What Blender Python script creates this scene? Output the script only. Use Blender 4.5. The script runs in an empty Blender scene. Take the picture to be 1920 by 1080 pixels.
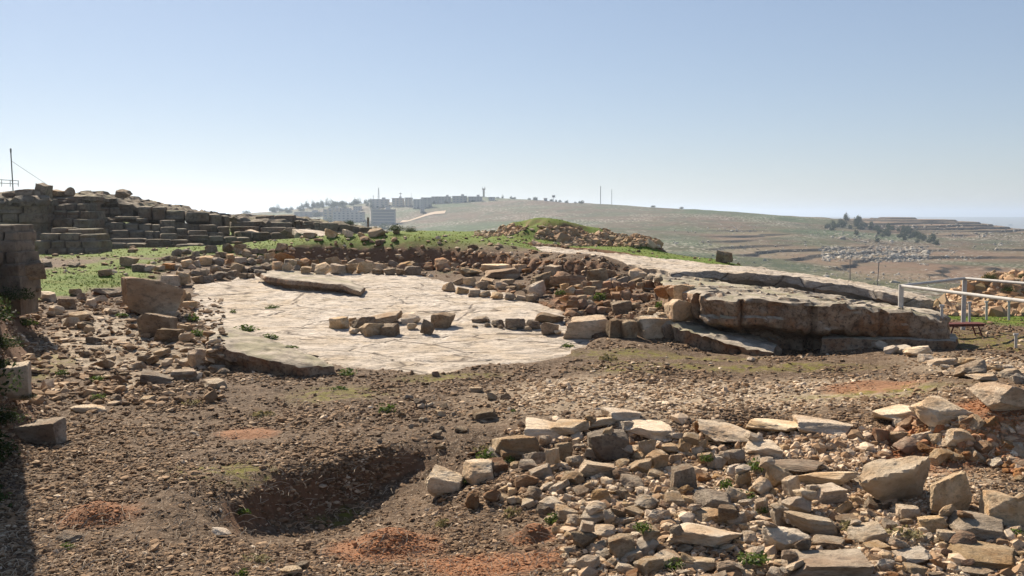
import bpy, bmesh, math, random
import numpy as np
from mathutils import Vector, Matrix, geometry
random.seed(7); RNG = np.random.default_rng(7)
# ------------------------------------------------------------------ camera, sky, sun, exposure
SC = bpy.context.scene
COL = SC.collection
H = 3.5; F = 1867.0; PITCH = math.atan((540-402)/F)
cam = bpy.data.cameras.new('camera'); cam.lens = 35.0; cam.sensor_width = 36.0
cam.clip_start = 0.1; cam.clip_end = 60000
camo = bpy.data.objects.new('camera', cam); COL.objects.link(camo)
camo.location = (0, 0, H); camo.rotation_euler = (math.pi/2-PITCH, 0, 0)
SC.camera = camo
SUN_AZ = math.radians(-31); SUN_EL = math.radians(37)      # azimuth measured from +Y towards +X
w = bpy.data.worlds.new('World'); SC.world = w; w.use_nodes = True
nt = w.node_tree; bg = nt.nodes['Background']
sky = nt.nodes.new('ShaderNodeTexSky'); sky.sky_type = 'NISHITA'; sky.sun_disc = False
sky.sun_elevation = SUN_EL; sky.sun_rotation = SUN_AZ
sky.altitude = 800; sky.air_density = 1.0; sky.dust_density = 0.35; sky.ozone_density = 1.8
tm_ = nt.nodes.new('ShaderNodeMix'); tm_.data_type = 'RGBA'; tm_.blend_type = 'MULTIPLY'; tm_.inputs[0].default_value = 1.0; tm_.inputs[7].default_value = (.91, .95, 1.11, 1)
nt.links.new(sky.outputs[0], tm_.inputs[6]); gm_ = nt.nodes.new('ShaderNodeGamma'); gm_.inputs[1].default_value = .62
nt.links.new(tm_.outputs[2], gm_.inputs[0]); nt.links.new(gm_.outputs[0], bg.inputs[0]); bg.inputs[1].default_value = 0.093
sl = bpy.data.lights.new('sun', 'SUN'); sl.energy = 5.0; sl.angle = math.radians(0.5); sl.color = (1.0, .88, .72)
so = bpy.data.objects.new('sun', sl); COL.objects.link(so)
SUNV = Vector((math.sin(SUN_AZ)*math.cos(SUN_EL), math.cos(SUN_AZ)*math.cos(SUN_EL), math.sin(SUN_EL)))
so.rotation_euler = SUNV.to_track_quat('Z', 'Y').to_euler()
vs = SC.view_settings; vs.view_transform = 'Standard'; vs.look = 'None'; vs.exposure = 1.0; vs.gamma = 1.0
SC.cycles.max_bounces = 5; SC.cycles.diffuse_bounces = 2; SC.cycles.volume_bounces = 0
CP, SP = math.cos(PITCH), math.sin(PITCH)

def ray(px, py):
    dx = (px-960)/F; dy = (540-py)/F
    return Vector((dx, CP+dy*SP, -SP+dy*CP))
def at(px, py, Y):
    d = ray(px, py); t = Y/d.y
    return Vector((d.x*t, Y, H+d.z*t))
def atz(px, py, z):
    d = ray(px, py); t = (z-H)/d.z
    return Vector((d.x*t, d.y*t, z))
def proj(p):
    x, y, z = p[0], p[1], p[2]-H
    dep = y*CP - z*SP; up = y*SP + z*CP
    return 960+F*x/dep, 540-F*up/dep
# ------------------------------------------------------------------ numpy noise
def _h(ix, iy, iz, seed):
    n = (ix*374761393 + iy*668265263 + iz*2147483647 + seed*1274126177) & 0xffffffff
    n = ((n ^ (n >> 13))*1274126177) & 0xffffffff
    return ((n ^ (n >> 16)) & 0xffff)/65535.0*2-1
def vnoise(x, y, z=0, seed=0):
    x = np.asarray(x, float); y = np.asarray(y, float); z = np.zeros_like(x)+z
    xi = np.floor(x).astype(np.int64); yi = np.floor(y).astype(np.int64); zi = np.floor(z).astype(np.int64)
    fx, fy, fz = x-xi, y-yi, z-zi
    if not np.any(z):
        fx = fx*fx*(3-2*fx); fy = fy*fy*(3-2*fy)
        a = _h(xi, yi, 0, seed); b = _h(xi+1, yi, 0, seed); c = _h(xi, yi+1, 0, seed); d = _h(xi+1, yi+1, 0, seed)
        return (a*(1-fx)+b*fx)*(1-fy)+(c*(1-fx)+d*fx)*fy
    fx, fy, fz = [f*f*(3-2*f) for f in (fx, fy, fz)]
    r = 0
    for a in (0, 1):
        for b in (0, 1):
            for c in (0, 1):
                wgt = (fx if a else 1-fx)*(fy if b else 1-fy)*(fz if c else 1-fz)
                r = r + wgt*_h(xi+a, yi+b, zi+c, seed)
    return r
def fbm(x, y, z=0, s=1.0, o=4, seed=0):
    r = 0; a = 1.0; f = 1.0/s; t = 0
    for i in range(o):
        r = r + a*vnoise(np.asarray(x)*f, np.asarray(y)*f, np.asarray(z)*f, seed+i*17); t += a; a *= .5; f *= 2.03
    return r/t
def sstep(a, b, x):
    t = np.clip((x-a)/(b-a), 0, 1); return t*t*(3-2*t)
# ------------------------------------------------------------------ mesh helpers
def mesh_np(name, V, faces, smooth=False, attrs=None):
    """V (n,3); faces: (m,k) int array or list of such arrays / lists"""
    me = bpy.data.meshes.new(name)
    if isinstance(faces, np.ndarray): faces = [faces]
    loops = np.concatenate([np.asarray(f).ravel() for f in faces])
    tot = np.concatenate([np.full(len(f), f.shape[1], np.int32) for f in faces])
    start = np.concatenate([[0], np.cumsum(tot)[:-1]]).astype(np.int32)
    me.vertices.add(len(V)); me.vertices.foreach_set('co', np.asarray(V, np.float32).ravel())
    me.loops.add(len(loops)); me.loops.foreach_set('vertex_index', loops.astype(np.int32))
    me.polygons.add(len(tot)); me.polygons.foreach_set('loop_start', start); me.polygons.foreach_set('loop_total', tot)
    me.polygons.foreach_set('use_smooth', np.full(len(tot), smooth, bool))
    if attrs:
        for k, v in attrs.items():
            a = me.attributes.new(k, 'FLOAT', 'POINT'); a.data.foreach_set('value', np.asarray(v, np.float32))
    me.update(calc_edges=True); me.validate()
    return me
def link(name, me, mat=None, parent=None, loc=None):
    o = bpy.data.objects.new(name, me); COL.objects.link(o)
    if mat and not me.materials: me.materials.append(mat)
    if parent: o.parent = parent
    if loc is not None: o.location = loc
    return o
def empty(name, loc, rz=0):
    o = bpy.data.objects.new(name, None); COL.objects.link(o); o.location = loc; o.rotation_euler[2] = rz
    o.empty_display_size = .1
    return o
def tag(o, label=None, cat=None, group=None, kind=None):
    if label: o['label'] = label
    if cat: o['category'] = cat
    if group: o['group'] = group
    if kind: o['kind'] = kind
    return o
# ------------------------------------------------------------------ materials
def mk(name, rough=.9):
    m = bpy.data.materials.new(name); m.use_nodes = True; t = m.node_tree
    b = t.nodes['Principled BSDF']; b.inputs['Roughness'].default_value = rough
    b.inputs['Specular IOR Level'].default_value = .15
    return m, t, b
class NB:
    def __init__(s, t): s.t = t
    def n(s, typ, **k):
        nd = s.t.nodes.new(typ)
        for a, v in k.items(): setattr(nd, a, v)
        return nd
    def l(s, a, b): s.t.links.new(a, b)
    def noise(s, vec, scale, det=5, rough=.6, dist=0):
        n = s.n('ShaderNodeTexNoise'); n.inputs['Scale'].default_value = scale; n.inputs['Detail'].default_value = det
        n.inputs['Roughness'].default_value = rough; n.inputs['Distortion'].default_value = dist
        s.l(vec, n.inputs['Vector']); return n.outputs['Fac']
    def vor(s, vec, scale, feat='F1', rnd=1.0):
        n = s.n('ShaderNodeTexVoronoi', feature=feat); n.inputs['Scale'].default_value = scale
        n.inputs['Randomness'].default_value = rnd
        s.l(vec, n.inputs['Vector']); return n
    def ramp(s, fac, stops, interp='LINEAR'):
        n = s.n('ShaderNodeValToRGB'); cr = n.color_ramp; cr.interpolation = interp
        while len(cr.elements) < len(stops): cr.elements.new(.5)
        for e, (p, c) in zip(cr.elements, stops):
            e.position = p; e.color = (c, c, c, 1) if not hasattr(c, '__len__') else (*c, 1)
        s.l(fac, n.inputs[0]); return n.outputs[0]
    def mix(s, fac, a, b, bt='MIX'):
        n = s.n('ShaderNodeMix', data_type='RGBA', blend_type=bt)
        if hasattr(fac, 'is_output'): s.l(fac, n.inputs[0])
        else: n.inputs[0].default_value = fac
        for v, i in ((a, 6), (b, 7)):
            if hasattr(v, 'is_output'): s.l(v, n.inputs[i])
            else: n.inputs[i].default_value = (*v, 1)
        return n.outputs[2]
    def math(s, op, a, b=0.0, clamp=False):
        n = s.n('ShaderNodeMath', operation=op, use_clamp=clamp)
        for v, i in ((a, 0), (b, 1)):
            if hasattr(v, 'is_output'): s.l(v, n.inputs[i])
            else: n.inputs[i].default_value = v
        return n.outputs[0]
    def mapv(s, vec, sc=(1, 1, 1), rot=(0, 0, 0)):
        n = s.n('ShaderNodeMapping'); n.inputs['Scale'].default_value = sc; n.inputs['Rotation'].default_value = rot
        s.l(vec, n.inputs['Vector']); return n.outputs[0]
    def bump(s, hgt, strength, dist, prev=None):
        n = s.n('ShaderNodeBump'); n.inputs['Strength'].default_value = strength; n.inputs['Distance'].default_value = dist
        s.l(hgt, n.inputs['Height'])
        if prev: s.l(prev, n.inputs['Normal'])
        return n.outputs[0]
    def attr(s, name):
        return s.n('ShaderNodeAttribute', attribute_name=name).outputs['Fac']
def rock_mat(name, pale, mid, dark, stain, stain_amt=.45, dark_amt=.5, scale=1.0, world=False, vary=True, strata=0):
    m, t, b = mk(name); N = NB(t)
    tc = N.n('ShaderNodeTexCoord'); oi = N.n('ShaderNodeObjectInfo')
    if world:
        vec = N.n('ShaderNodeNewGeometry').outputs['Position']
    else:
        add = N.n('ShaderNodeVectorMath', operation='ADD'); N.l(tc.outputs['Object'], add.inputs[0])
        mul = N.n('ShaderNodeVectorMath', operation='SCALE'); N.l(oi.outputs['Location'], mul.inputs[0]); mul.inputs['Scale'].default_value = 3.7
        N.l(mul.outputs[0], add.inputs[1]); vec = add.outputs[0]
    n1 = N.noise(vec, 1.7*scale, 8, .65, .4)
    c = N.mix(N.ramp(n1, [(.36, 0.0), (.62, 1.0)]), mid, pale)
    n2 = N.noise(vec, 1.1*scale, 5, .6, .2); n2b = N.noise(vec, 9*scale, 5, .7)
    st = N.math('MULTIPLY', N.ramp(n2, [(.47, 0.0), (.6, 1.0)]), stain_amt)
    c = N.mix(st, c, stain)
    sp = N.math('MULTIPLY', N.ramp(n2b, [(.5, 0.0), (.66, 1.0)]), dark_amt)
    c = N.mix(sp, c, dark)
    n3 = N.noise(vec, 2.6*scale, 6, .7)
    c = N.mix(N.math('MULTIPLY', N.ramp(n3, [(.55, 0.0), (.7, 1.0)]), dark_amt*.9), c, dark)
    if strata:
        v2 = N.mapv(vec, (strata*.35, strata*1.2, strata*3.0), (0, 0, math.radians(12)))
        n5 = N.noise(v2, 1.0, 6, .7, .6)
        c = N.mix(N.math('MULTIPLY', N.ramp(n5, [(.50, 0.0), (.535, 1.0), (.58, 0.0)]), .7), c, dark)
        n6 = N.noise(N.mapv(vec, (.5, .5, .5)), .9, 4, .5)
        c = N.mix(N.math('MULTIPLY', N.ramp(n6, [(.46, 0.0), (.62, 1.0)]), .38), c, mid)
        vo = N.vor(N.mapv(vec, (.45, .9, .9), (0, 0, .2)), .8, 'DISTANCE_TO_EDGE')
        ck = N.ramp(vo.outputs['Distance'], [(.0, 1.0), (.022, 0.0)])
        c = N.mix(N.math('MULTIPLY', ck, .8), c, dark)
    if vary:
        hs = N.n('ShaderNodeHueSaturation'); N.l(c, hs.inputs['Color'])
        N.l(N.math('ADD', N.math('MULTIPLY', oi.outputs['Random'], .5), .72), hs.inputs['Value'])
        r2 = N.math('FRACT', N.math('MULTIPLY', oi.outputs['Random'], 17.3))
        N.l(N.math('ADD', N.math('MULTIPLY', r2, .4), .78), hs.inputs['Saturation'])
        c = hs.outputs[0]
    N.l(c, b.inputs['Base Color'])
    h1 = N.noise(vec, 4*scale, 10, .75)
    bn = N.bump(h1, 1.0, .09/scale)
    h2 = N.noise(vec, 24*scale, 4, .7); bn = N.bump(h2, .8, .02/scale, bn)
    if strata: bn = N.bump(n5, 1.0, .10, bn); bn = N.bump(N.math('SUBTRACT', 1.0, ck), .8, .05, bn)
    N.l(bn, b.inputs['Normal'])
    return m
M = {}
M['rock'] = rock_mat('limestone_rubble', (.70, .55, .38), (.50, .36, .22), (.14, .105, .075), (.42, .22, .09), .5, .5)
M['rock_grey'] = rock_mat('weathered_limestone', (.45, .355, .25), (.26, .19, .125), (.07, .058, .045), (.26, .135, .06), .45, .6)
M['rock_white'] = rock_mat('fresh_limestone', (.80, .67, .51), (.64, .49, .33), (.20, .15, .10), (.56, .34, .17), .5, .35)
M['rock_orange'] = rock_mat('ochre_limestone', (.46, .31, .19), (.34, .19, .10), (.12, .08, .05), (.36, .15, .06), .6, .35)
M['slab'] = rock_mat('bedrock_pale', (.70, .62, .53), (.54, .46, .37), (.12, .095, .075), (.50, .36, .20), .35, .4, .8, True, False, 2.2)
M['slab_left'] = rock_mat('bedrock_tan', (.50, .42, .32), (.34, .27, .195), (.11, .085, .06), (.30, .18, .09), .4, .45, 1.0, True, False, 2.0)
M['ledge'] = rock_mat('bedrock_dark', (.40, .30, .21), (.19, .125, .08), (.045, .036, .03), (.30, .14, .06), .65, .8, 1.5, True, False, 0)
M['ashlar'] = rock_mat('old_ashlar', (.30, .245, .185), (.17, .135, .10), (.06, .052, .042), (.20, .105, .05), .5, .55, .55, True, False, 0)
# ledge: mottled pale top, brown sides; sunlit tops and shaded sides painted in by slope
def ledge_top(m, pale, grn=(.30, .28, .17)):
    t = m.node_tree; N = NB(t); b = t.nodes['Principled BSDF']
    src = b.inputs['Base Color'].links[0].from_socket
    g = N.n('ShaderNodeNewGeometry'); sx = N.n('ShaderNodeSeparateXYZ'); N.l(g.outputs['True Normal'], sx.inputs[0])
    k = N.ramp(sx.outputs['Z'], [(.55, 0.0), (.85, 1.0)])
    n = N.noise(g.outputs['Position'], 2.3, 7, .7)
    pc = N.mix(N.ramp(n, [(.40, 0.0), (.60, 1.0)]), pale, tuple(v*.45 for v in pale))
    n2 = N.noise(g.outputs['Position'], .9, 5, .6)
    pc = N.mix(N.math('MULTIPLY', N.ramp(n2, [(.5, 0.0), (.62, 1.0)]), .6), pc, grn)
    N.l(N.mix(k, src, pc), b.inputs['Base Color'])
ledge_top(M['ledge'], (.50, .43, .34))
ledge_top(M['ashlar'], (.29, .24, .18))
# ------------------------------------------------------------------ RBF surface
class RBF:
    def __init__(s, P, v, lin=True):
        s.P = np.array(P, float); v = np.array(v, float); n = len(v)
        D = np.linalg.norm(s.P[:, None]-s.P[None], axis=2)
        A = np.zeros((n+3, n+3)); A[:n, :n] = D - 1e-4*np.eye(n)*0
        A[:n, n] = 1; A[:n, n+1:] = s.P; A[n, :n] = 1; A[n+1:, :n] = s.P.T
        b = np.zeros(n+3); b[:n] = v
        s.c = np.linalg.lstsq(A, b, rcond=None)[0]
    def __call__(s, X, Y):
        X = np.asarray(X, float); Y = np.asarray(Y, float); sh = X.shape; X = X.ravel(); Y = Y.ravel()
        r = s.c[-3] + s.c[-2]*X + s.c[-1]*Y
        for (px, py), c in zip(s.P, s.c[:-3]):
            r += c*np.sqrt((X-px)**2+(Y-py)**2)
        return r.reshape(sh)
class Terrain:
    def __init__(s, pts, ks=1.0):
        P = []; v = []
        for p in pts:
            q = at(*p); P.append((q.x/q.y, math.log(q.y)*ks)); v.append((q.z-H)/q.y)
        s.r = RBF(P, v); s.ks = ks
    def z(s, x, y):
        y = np.maximum(np.asarray(y, float), 1.0)
        return H + y*s.r(x/y, np.log(y)*s.ks)
# near site -----------------------------------------------------------
GP = []
for px in (-500, -150, 200, 600, 1000, 1400, 1800, 2300):
    GP += [(px, 2600, 3.0), (px, 1500, 6.0)]
GP += [(-300, 1080, 9.6), (0, 1080, 9.55), (250, 1080, 9.6), (450, 1080, 9.7), (700, 1080, 10.0), (950, 1080, 9.9), (1200, 1080, 9.6), (1500, 1080, 9.4), (1900, 1080, 9.2), (2300, 1080, 9.2),
 (-300, 960, 11.6), (0, 980, 11.4), (200, 980, 11.4), (380, 960, 11.9), (0, 880, 13.6), (250, 880, 13.6), (420, 880, 13.6), (-200, 800, 16.2),
 (0, 800, 16.2), (250, 800, 16.4), (500, 800, 16.4), (700, 800, 16.2), (850, 800, 15.9), (560, 850, 14.6),
 (420, 955, 12.1), (500, 918, 13.0), (600, 892, 13.8), (700, 866, 14.4), (790, 850, 15.0), (860, 850, 14.8),
 (400, 990, 11.5), (470, 985, 12.05), (560, 962, 13.15), (660, 938, 13.85), (740, 905, 14.4), (790, 878, 14.7),
 (560, 1020, 11.4), (700, 1010, 11.7), (850, 960, 12.6), (900, 1000, 11.6),
 (980, 900, 13.2), (980, 850, 14.4), (950, 790, 15.9), (1050, 780, 15.7),
 (1100, 1000, 10.9), (1100, 920, 12.5), (1150, 870, 13.9), (1180, 830, 14.7), (1180, 788, 15.2), (1350, 880, 13.5), (1350, 838, 14.4), (1350, 790, 15.1),
 (1400, 1000, 10.7), (1400, 930, 12.1), (1600, 1000, 10.5), (1650, 960, 11.5), (1550, 870, 13.3), (1560, 812, 14.3), (1560, 785, 15.0), (1680, 830, 13.9), (1680, 780, 15.0),
 (1850, 1000, 10.3), (1800, 905, 12.1), (1900, 900, 12.1), (1740, 772, 14.4), (1850, 770, 13.5), (1950, 765, 13.5), (2200, 765, 13.5), (1760, 783, 13.8), (1850, 862, 12.95), (1950, 862, 12.95), (2200, 862, 12.95), (1770, 852, 13.2), (1700, 835, 13.7), (1850, 732, 15.0),
 (700, 740, 18.9), (500, 740, 18.9), (300, 745, 18.5), (100, 750, 18.3), (-200, 740, 18.5), (900, 740, 18.4), (1050, 740, 17.7), (1200, 740, 17.4), (1400, 740, 17.4), (1600, 740, 17.2), (1800, 700, 18.4),
 (700, 715, 20.3), (850, 697, 21.3), (1000, 692, 21.0), (1130, 670, 22.0), (1300, 675, 21.5), (1500, 685, 21.0), (1650, 672, 22.2), (1850, 668, 22.4), (2200, 670, 22.4),
 (1200, 650, 23.9), (1400, 658, 23.4), (1600, 648, 24.2), (1790, 650, 24.3),
 (1820, 634, 26.0), (1950, 630, 26.0), (1900, 600, 31.0), (2200, 600, 31.0), (1850, 583, 35), (1950, 575, 37), (2200, 575, 37), (1750, 600, 31), (1900, 565, 42), (2200, 560, 43),
 (-200, 640, 24.5), (60, 640, 24.3), (150, 650, 23.8), (300, 660, 23.4), (370, 705, 20.6), (560, 712, 20.4), (300, 620, 26.5), (200, 600, 28.0), (100, 580, 29.5), (330, 580, 30.5), (250, 560, 32.3),
 (60, 545, 32.5), (-200, 540, 34), (100, 520, 37), (130, 500, 41), (100, 482, 46), (-200, 470, 50), (200, 482, 46), (160, 545, 33.5), (220, 545, 34.3),
 (200, 512, 38), (300, 490, 43), (400, 476, 46), (250, 470, 52), (350, 458, 58), (480, 462, 54), (480, 472, 46.5), (550, 467, 46.3), (700, 470, 46), (850, 474, 45), (950, 481, 43), (1040, 488, 40), (1120, 492, 38.5),
 (250, 535, 37), (360, 530, 38), (500, 515, 40.5), (600, 497, 44.8), (700, 498, 44.5), (850, 500, 43.3), (950, 506, 41), (1040, 515, 38.3), (1120, 525, 36.6),
 (600, 540, 35.0), (800, 580, 30.5), (760, 530, 37.5), (900, 540, 35.5), (1000, 565, 31.5), (1100, 560, 32), (1200, 560, 31.5), (1150, 590, 28.5), (700, 640, 26.0), (900, 650, 24.8), (500, 620, 27.3), (420, 590, 30.0), (1000, 640, 25.3),
 (500, 452, 66), (600, 445, 74), (650, 450, 65), (750, 450, 66), (900, 452, 63), (1000, 462, 57), (1100, 465, 58), (1250, 474, 54), (1350, 488, 49.5), (1375, 498, 47),
 (1100, 500, 46), (1250, 512, 41), (1400, 528, 38), (1550, 555, 35), (1700, 580, 32.5), (1250, 560, 29), (1450, 590, 28), (1650, 620, 27),
 (750, 437, 88), (600, 436, 88), (900, 438, 84), (1050, 448, 78), (1200, 462, 70), (300, 436, 82), (0, 440, 70), (-300, 440, 70), (-300, 400, 100), (0, 405, 105), (200, 415, 105), (400, 425, 105),
 (1300, 485, 60), (1450, 535, 45), (1600, 580, 42), (1750, 620, 46), (1900, 640, 55), (2200, 640, 55),
 (600, 470, 118), (800, 480, 118), (1000, 500, 112), (1200, 530, 100), (1400, 640, 80), (1600, 720, 75), (1900, 740, 85), (2200, 740, 85), (-300, 420, 125), (200, 440, 130)]
def lerp_pts(pts, n):
    q = np.array(pts, float); t_ = np.linspace(0, len(q)-1, n)
    return [tuple(np.interp(t, np.arange(len(q)), q[:, k]) for k in range(3)) for t in t_]
for (a_, b_, c_) in lerp_pts([(545, 467, 46.3), (700, 470, 46), (850, 474, 45), (950, 481, 43), (1040, 488, 40), (1130, 493, 38.4)], 22):
    GP += [(a_, b_, c_), (a_, b_+25, c_-.22), (a_, b_+29, c_-1.2)]
for (a_, b_, c_) in lerp_pts([(455, 943, 12.35), (520, 912, 13.1), (600, 890, 13.8), (690, 868, 14.4), (765, 855, 14.8)], 14):
    e_ = max(.2, 1-abs(a_-600)/185)**.5; dz = .42*e_
    GP += [(a_, b_, c_), (a_, b_+dz*1867/c_+12, c_-.16), (a_, b_+dz*1867/c_+32, c_-.5)]
GP = [g for g in GP if g not in [(555, 466, 46), (600, 497, 44.8), (700, 498, 44.5), (850, 500, 43.3), (950, 506, 41), (1040, 515, 38.3), (1120, 525, 36.6), (470, 985, 12.05), (560, 962, 13.15), (660, 938, 13.85), (740, 905, 14.4), (790, 878, 14.7), (400, 990, 11.5),
   (500, 918, 13.0), (600, 892, 13.8), (700, 866, 14.4), (790, 850, 15.0), (700, 470, 46), (850, 474, 45), (950, 481, 43), (1040, 488, 40), (1120, 492, 38.5)]]
GP += [(385, 700, 21.2), (470, 704, 20.9), (430, 703, 21.0), (520, 707, 20.7), (1300, 668, 23.2), (1400, 672, 22.9), (1500, 670, 23.0), (1600, 660, 23.6), (1400, 668, 24.2), (1500, 664, 24.4), (560, 1030, 11.6), (700, 1000, 12.1), (800, 950, 13.0)]
TN = Terrain(GP)
MOUNDS = []       # (x, y, rx, ry, h) low heaps of earth and stones, real relief
def mound(px, py, Y, wpx, dep, h):
    p = at(px, py, Y); MOUNDS.append((p.x, p.y, wpx*Y/F/2, dep/2, h))
mound(1060, 452, 66, 340, 9.0, .95); mound(1000, 455, 64, 300, 8.0, .45); mound(1205, 462, 62, 120, 6, .85)
mound(1860, 580, 38, 200, 6.0, 1.0); mound(1930, 575, 39, 160, 7, .9)
mound(730, 1040, 11.1, 190, 1.1, .17); mound(465, 812, 15.9, 120, 1.0, .07); mound(190, 975, 11.6, 150, .9, .16); mound(1000, 1020, 11.2, 80, .45, .16)
def ground_z(x, y):
    x = np.asarray(x, float); y = np.asarray(y, float)
    z = TN.z(x, y)
    for mx, my, rx, ry, h in MOUNDS:
        d = np.sqrt(((x-mx)/rx)**2+((y-my)/ry)**2)
        if h > .5: d = d + .22*fbm(x, y, 0, 1.6, 3, 5)
        z = z + h*(1-sstep(.15 if h < .5 else .3, 1.0, d))
    ed = -.474*y - x + .5*fbm(x, y, 0, 2.5, 3, 8)                 # earth bank along the left side
    z = z + 1.55*sstep(0, 1.5, ed)*sstep(13.0, 16.5, y)*(1-sstep(29, 34, y))*(1+.25*fbm(x, y, 0, .9, 3, 9))
    z = z + .09*fbm(x, y, 0, 2.2, 3, 1) + .05*fbm(x, y, 0, .6, 3, 2)*np.clip(30/np.maximum(y, 1), 0, 1)
    z = z + .025*np.abs(fbm(x, y, 0, .16, 2, 3))
    return z
# ------------------------------------------------------------------ ground mesh
def zone(x, y, lst, soft=.35):
    """soft union of ellipses (px,py,Y,wpx,depth)"""
    r = np.zeros_like(x)
    for px, py, Y, wpx, dep in lst:
        p = at(px, py, Y); d = np.sqrt(((x-p.x)/(wpx*Y/F/2))**2+((y-p.y)/(dep/2))**2)
        r = np.maximum(r, 1-sstep(1-soft, 1+soft, d+.35*fbm(x, y, 0, .9, 4, 21)))
    return r
def masks(x, y):
    red = zone(x, y, [(465, 812, 15.9, 110, 1.0), (730, 1040, 11.1, 210, 1.5), (190, 975, 11.6, 150, .9), (1000, 1020, 11.2, 90, .5), (900, 1060, 10.3, 330, 1.0),
                      (1800, 820, 13.5, 320, 1.6), (1640, 735, 17.5, 200, 1.1), (1120, 560, 32, 170, 3)])
    moss = zone(x, y, [(640, 735, 19, 160, 1.6), (430, 905, 13.2, 230, .9), (1400, 690, 20.6, 480, 1.0), (1640, 750, 16.8, 300, 1.0), (1240, 668, 22.5, 300, 1.4), (850, 705, 20.6, 160, .7), (620, 905, 13.6, 120, .8),
                       (1180, 690, 20.5, 120, 1.5), (1880, 640, 25, 200, 4), (60, 690, 21, 120, 6), (1320, 820, 14.5, 60, .4)], .6)
    grass = zone(x, y, [(780, 455, 62, 900, 30), (350, 470, 52, 420, 14), (160, 520, 38, 230, 11), (1150, 468, 58, 520, 18), (1330, 485, 51, 220, 12), (1900, 590, 32, 260, 7), (80, 540, 33, 160, 6)], .25)
    g2 = sstep(44, 47, y)*(x < 12)
    grass = np.maximum(grass, g2)
    light = zone(x, y, [(1350, 745, 17.2, 800, 3.4), (1500, 830, 13.9, 330, 1.2), (1860, 690, 19.5, 300, 5), (1100, 730, 18, 360, 3.4), (200, 640, 24.5, 260, 6), (1500, 930, 12, 760, 3.4), (1750, 1020, 10.2, 500, 2)], .45)
    return red, moss, grass, light
nu, nv = 760, 1000
uu = np.linspace(-.80, .80, nu); yy = np.exp(np.linspace(math.log(4.0), math.log(120), nv))
U, Yg = np.meshgrid(uu, yy)
X = U*Yg
# stretch the sheet sideways near the camera so it also holds from the side
Z = ground_z(X, Yg)
red, moss, grass, light = masks(X.ravel(), Yg.ravel())
idx = np.arange(nu*nv).reshape(nv, nu)
Fq = np.stack([idx[:-1, :-1], idx[:-1, 1:], idx[1:, 1:], idx[1:, :-1]], -1).reshape(-1, 4)
me = mesh_np('ground', np.stack([X.ravel(), Yg.ravel(), Z.ravel()], 1), Fq, True, {'red': red, 'moss': moss, 'grass': grass, 'light': light})
M['soil'] = None; m, t, b = mk('soil'); N = NB(t)
pos = N.n('ShaderNodeNewGeometry').outputs['Position']
n1 = N.noise(pos, 1.3, 8, .7); n2 = N.noise(pos, 11, 6, .7)
c = N.mix(N.ramp(n1, [(.35, 0.0), (.65, 1.0)]), (.06, .037, .021), (.12, .077, .046))
c = N.mix(N.ramp(n2, [(.48, 0.0), (.66, 1.0)]), c, (.21, .15, .10))
c = N.mix(N.math('MULTIPLY', N.attr('light'), .75), c, N.mix(N.ramp(n2, [(.4, 0.0), (.6, 1.0)]), (.28, .215, .145), (.46, .37, .265)))
vo = N.vor(pos, 22); 
c = N.mix(N.ramp(vo.outputs['Distance'], [(.16, .75), (.3, 0.0)]), c, N.mix(N.ramp(vo.outputs['Color'], [(.2, 0.0), (.8, 1.0)]), (.14, .10, .07), (.46, .38, .29)))
c = N.mix(N.math('MULTIPLY', N.attr('red'), .85), c, N.mix(n2, (.19, .085, .04), (.36, .185, .10)))
c = N.mix(N.math('MULTIPLY', N.attr('moss'), N.ramp(N.noise(pos, 4, 5, .7), [(.42, 0.0), (.6, .85)])), c, (.15, .14, .02))
gc = N.mix(N.ramp(N.noise(pos, 1.1, 6, .65), [(.35, 0.0), (.65, 1.0)]), (.125, .15, .02), (.075, .14, .01))
c = N.mix(N.math('MULTIPLY', N.attr('grass'), N.ramp(N.noise(pos, 2.0, 6, .7), [(.28, .75), (.5, 1.0)])), c, gc)
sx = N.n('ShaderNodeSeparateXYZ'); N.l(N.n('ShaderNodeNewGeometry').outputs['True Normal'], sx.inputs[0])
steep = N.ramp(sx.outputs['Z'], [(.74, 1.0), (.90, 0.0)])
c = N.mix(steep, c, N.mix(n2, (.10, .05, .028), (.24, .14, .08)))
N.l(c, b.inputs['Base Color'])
bn = N.bump(n2, .9, .05); bn = N.bump(vo.outputs['Distance'], -.6, .03, bn); bn = N.bump(N.noise(pos, 45, 4, .7), .6, .012, bn)
N.l(bn, b.inputs['Normal'])
ground = tag(link('ground', me, m), 'stony brown soil of the excavation, grassy plateau behind', kind='structure')

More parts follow.
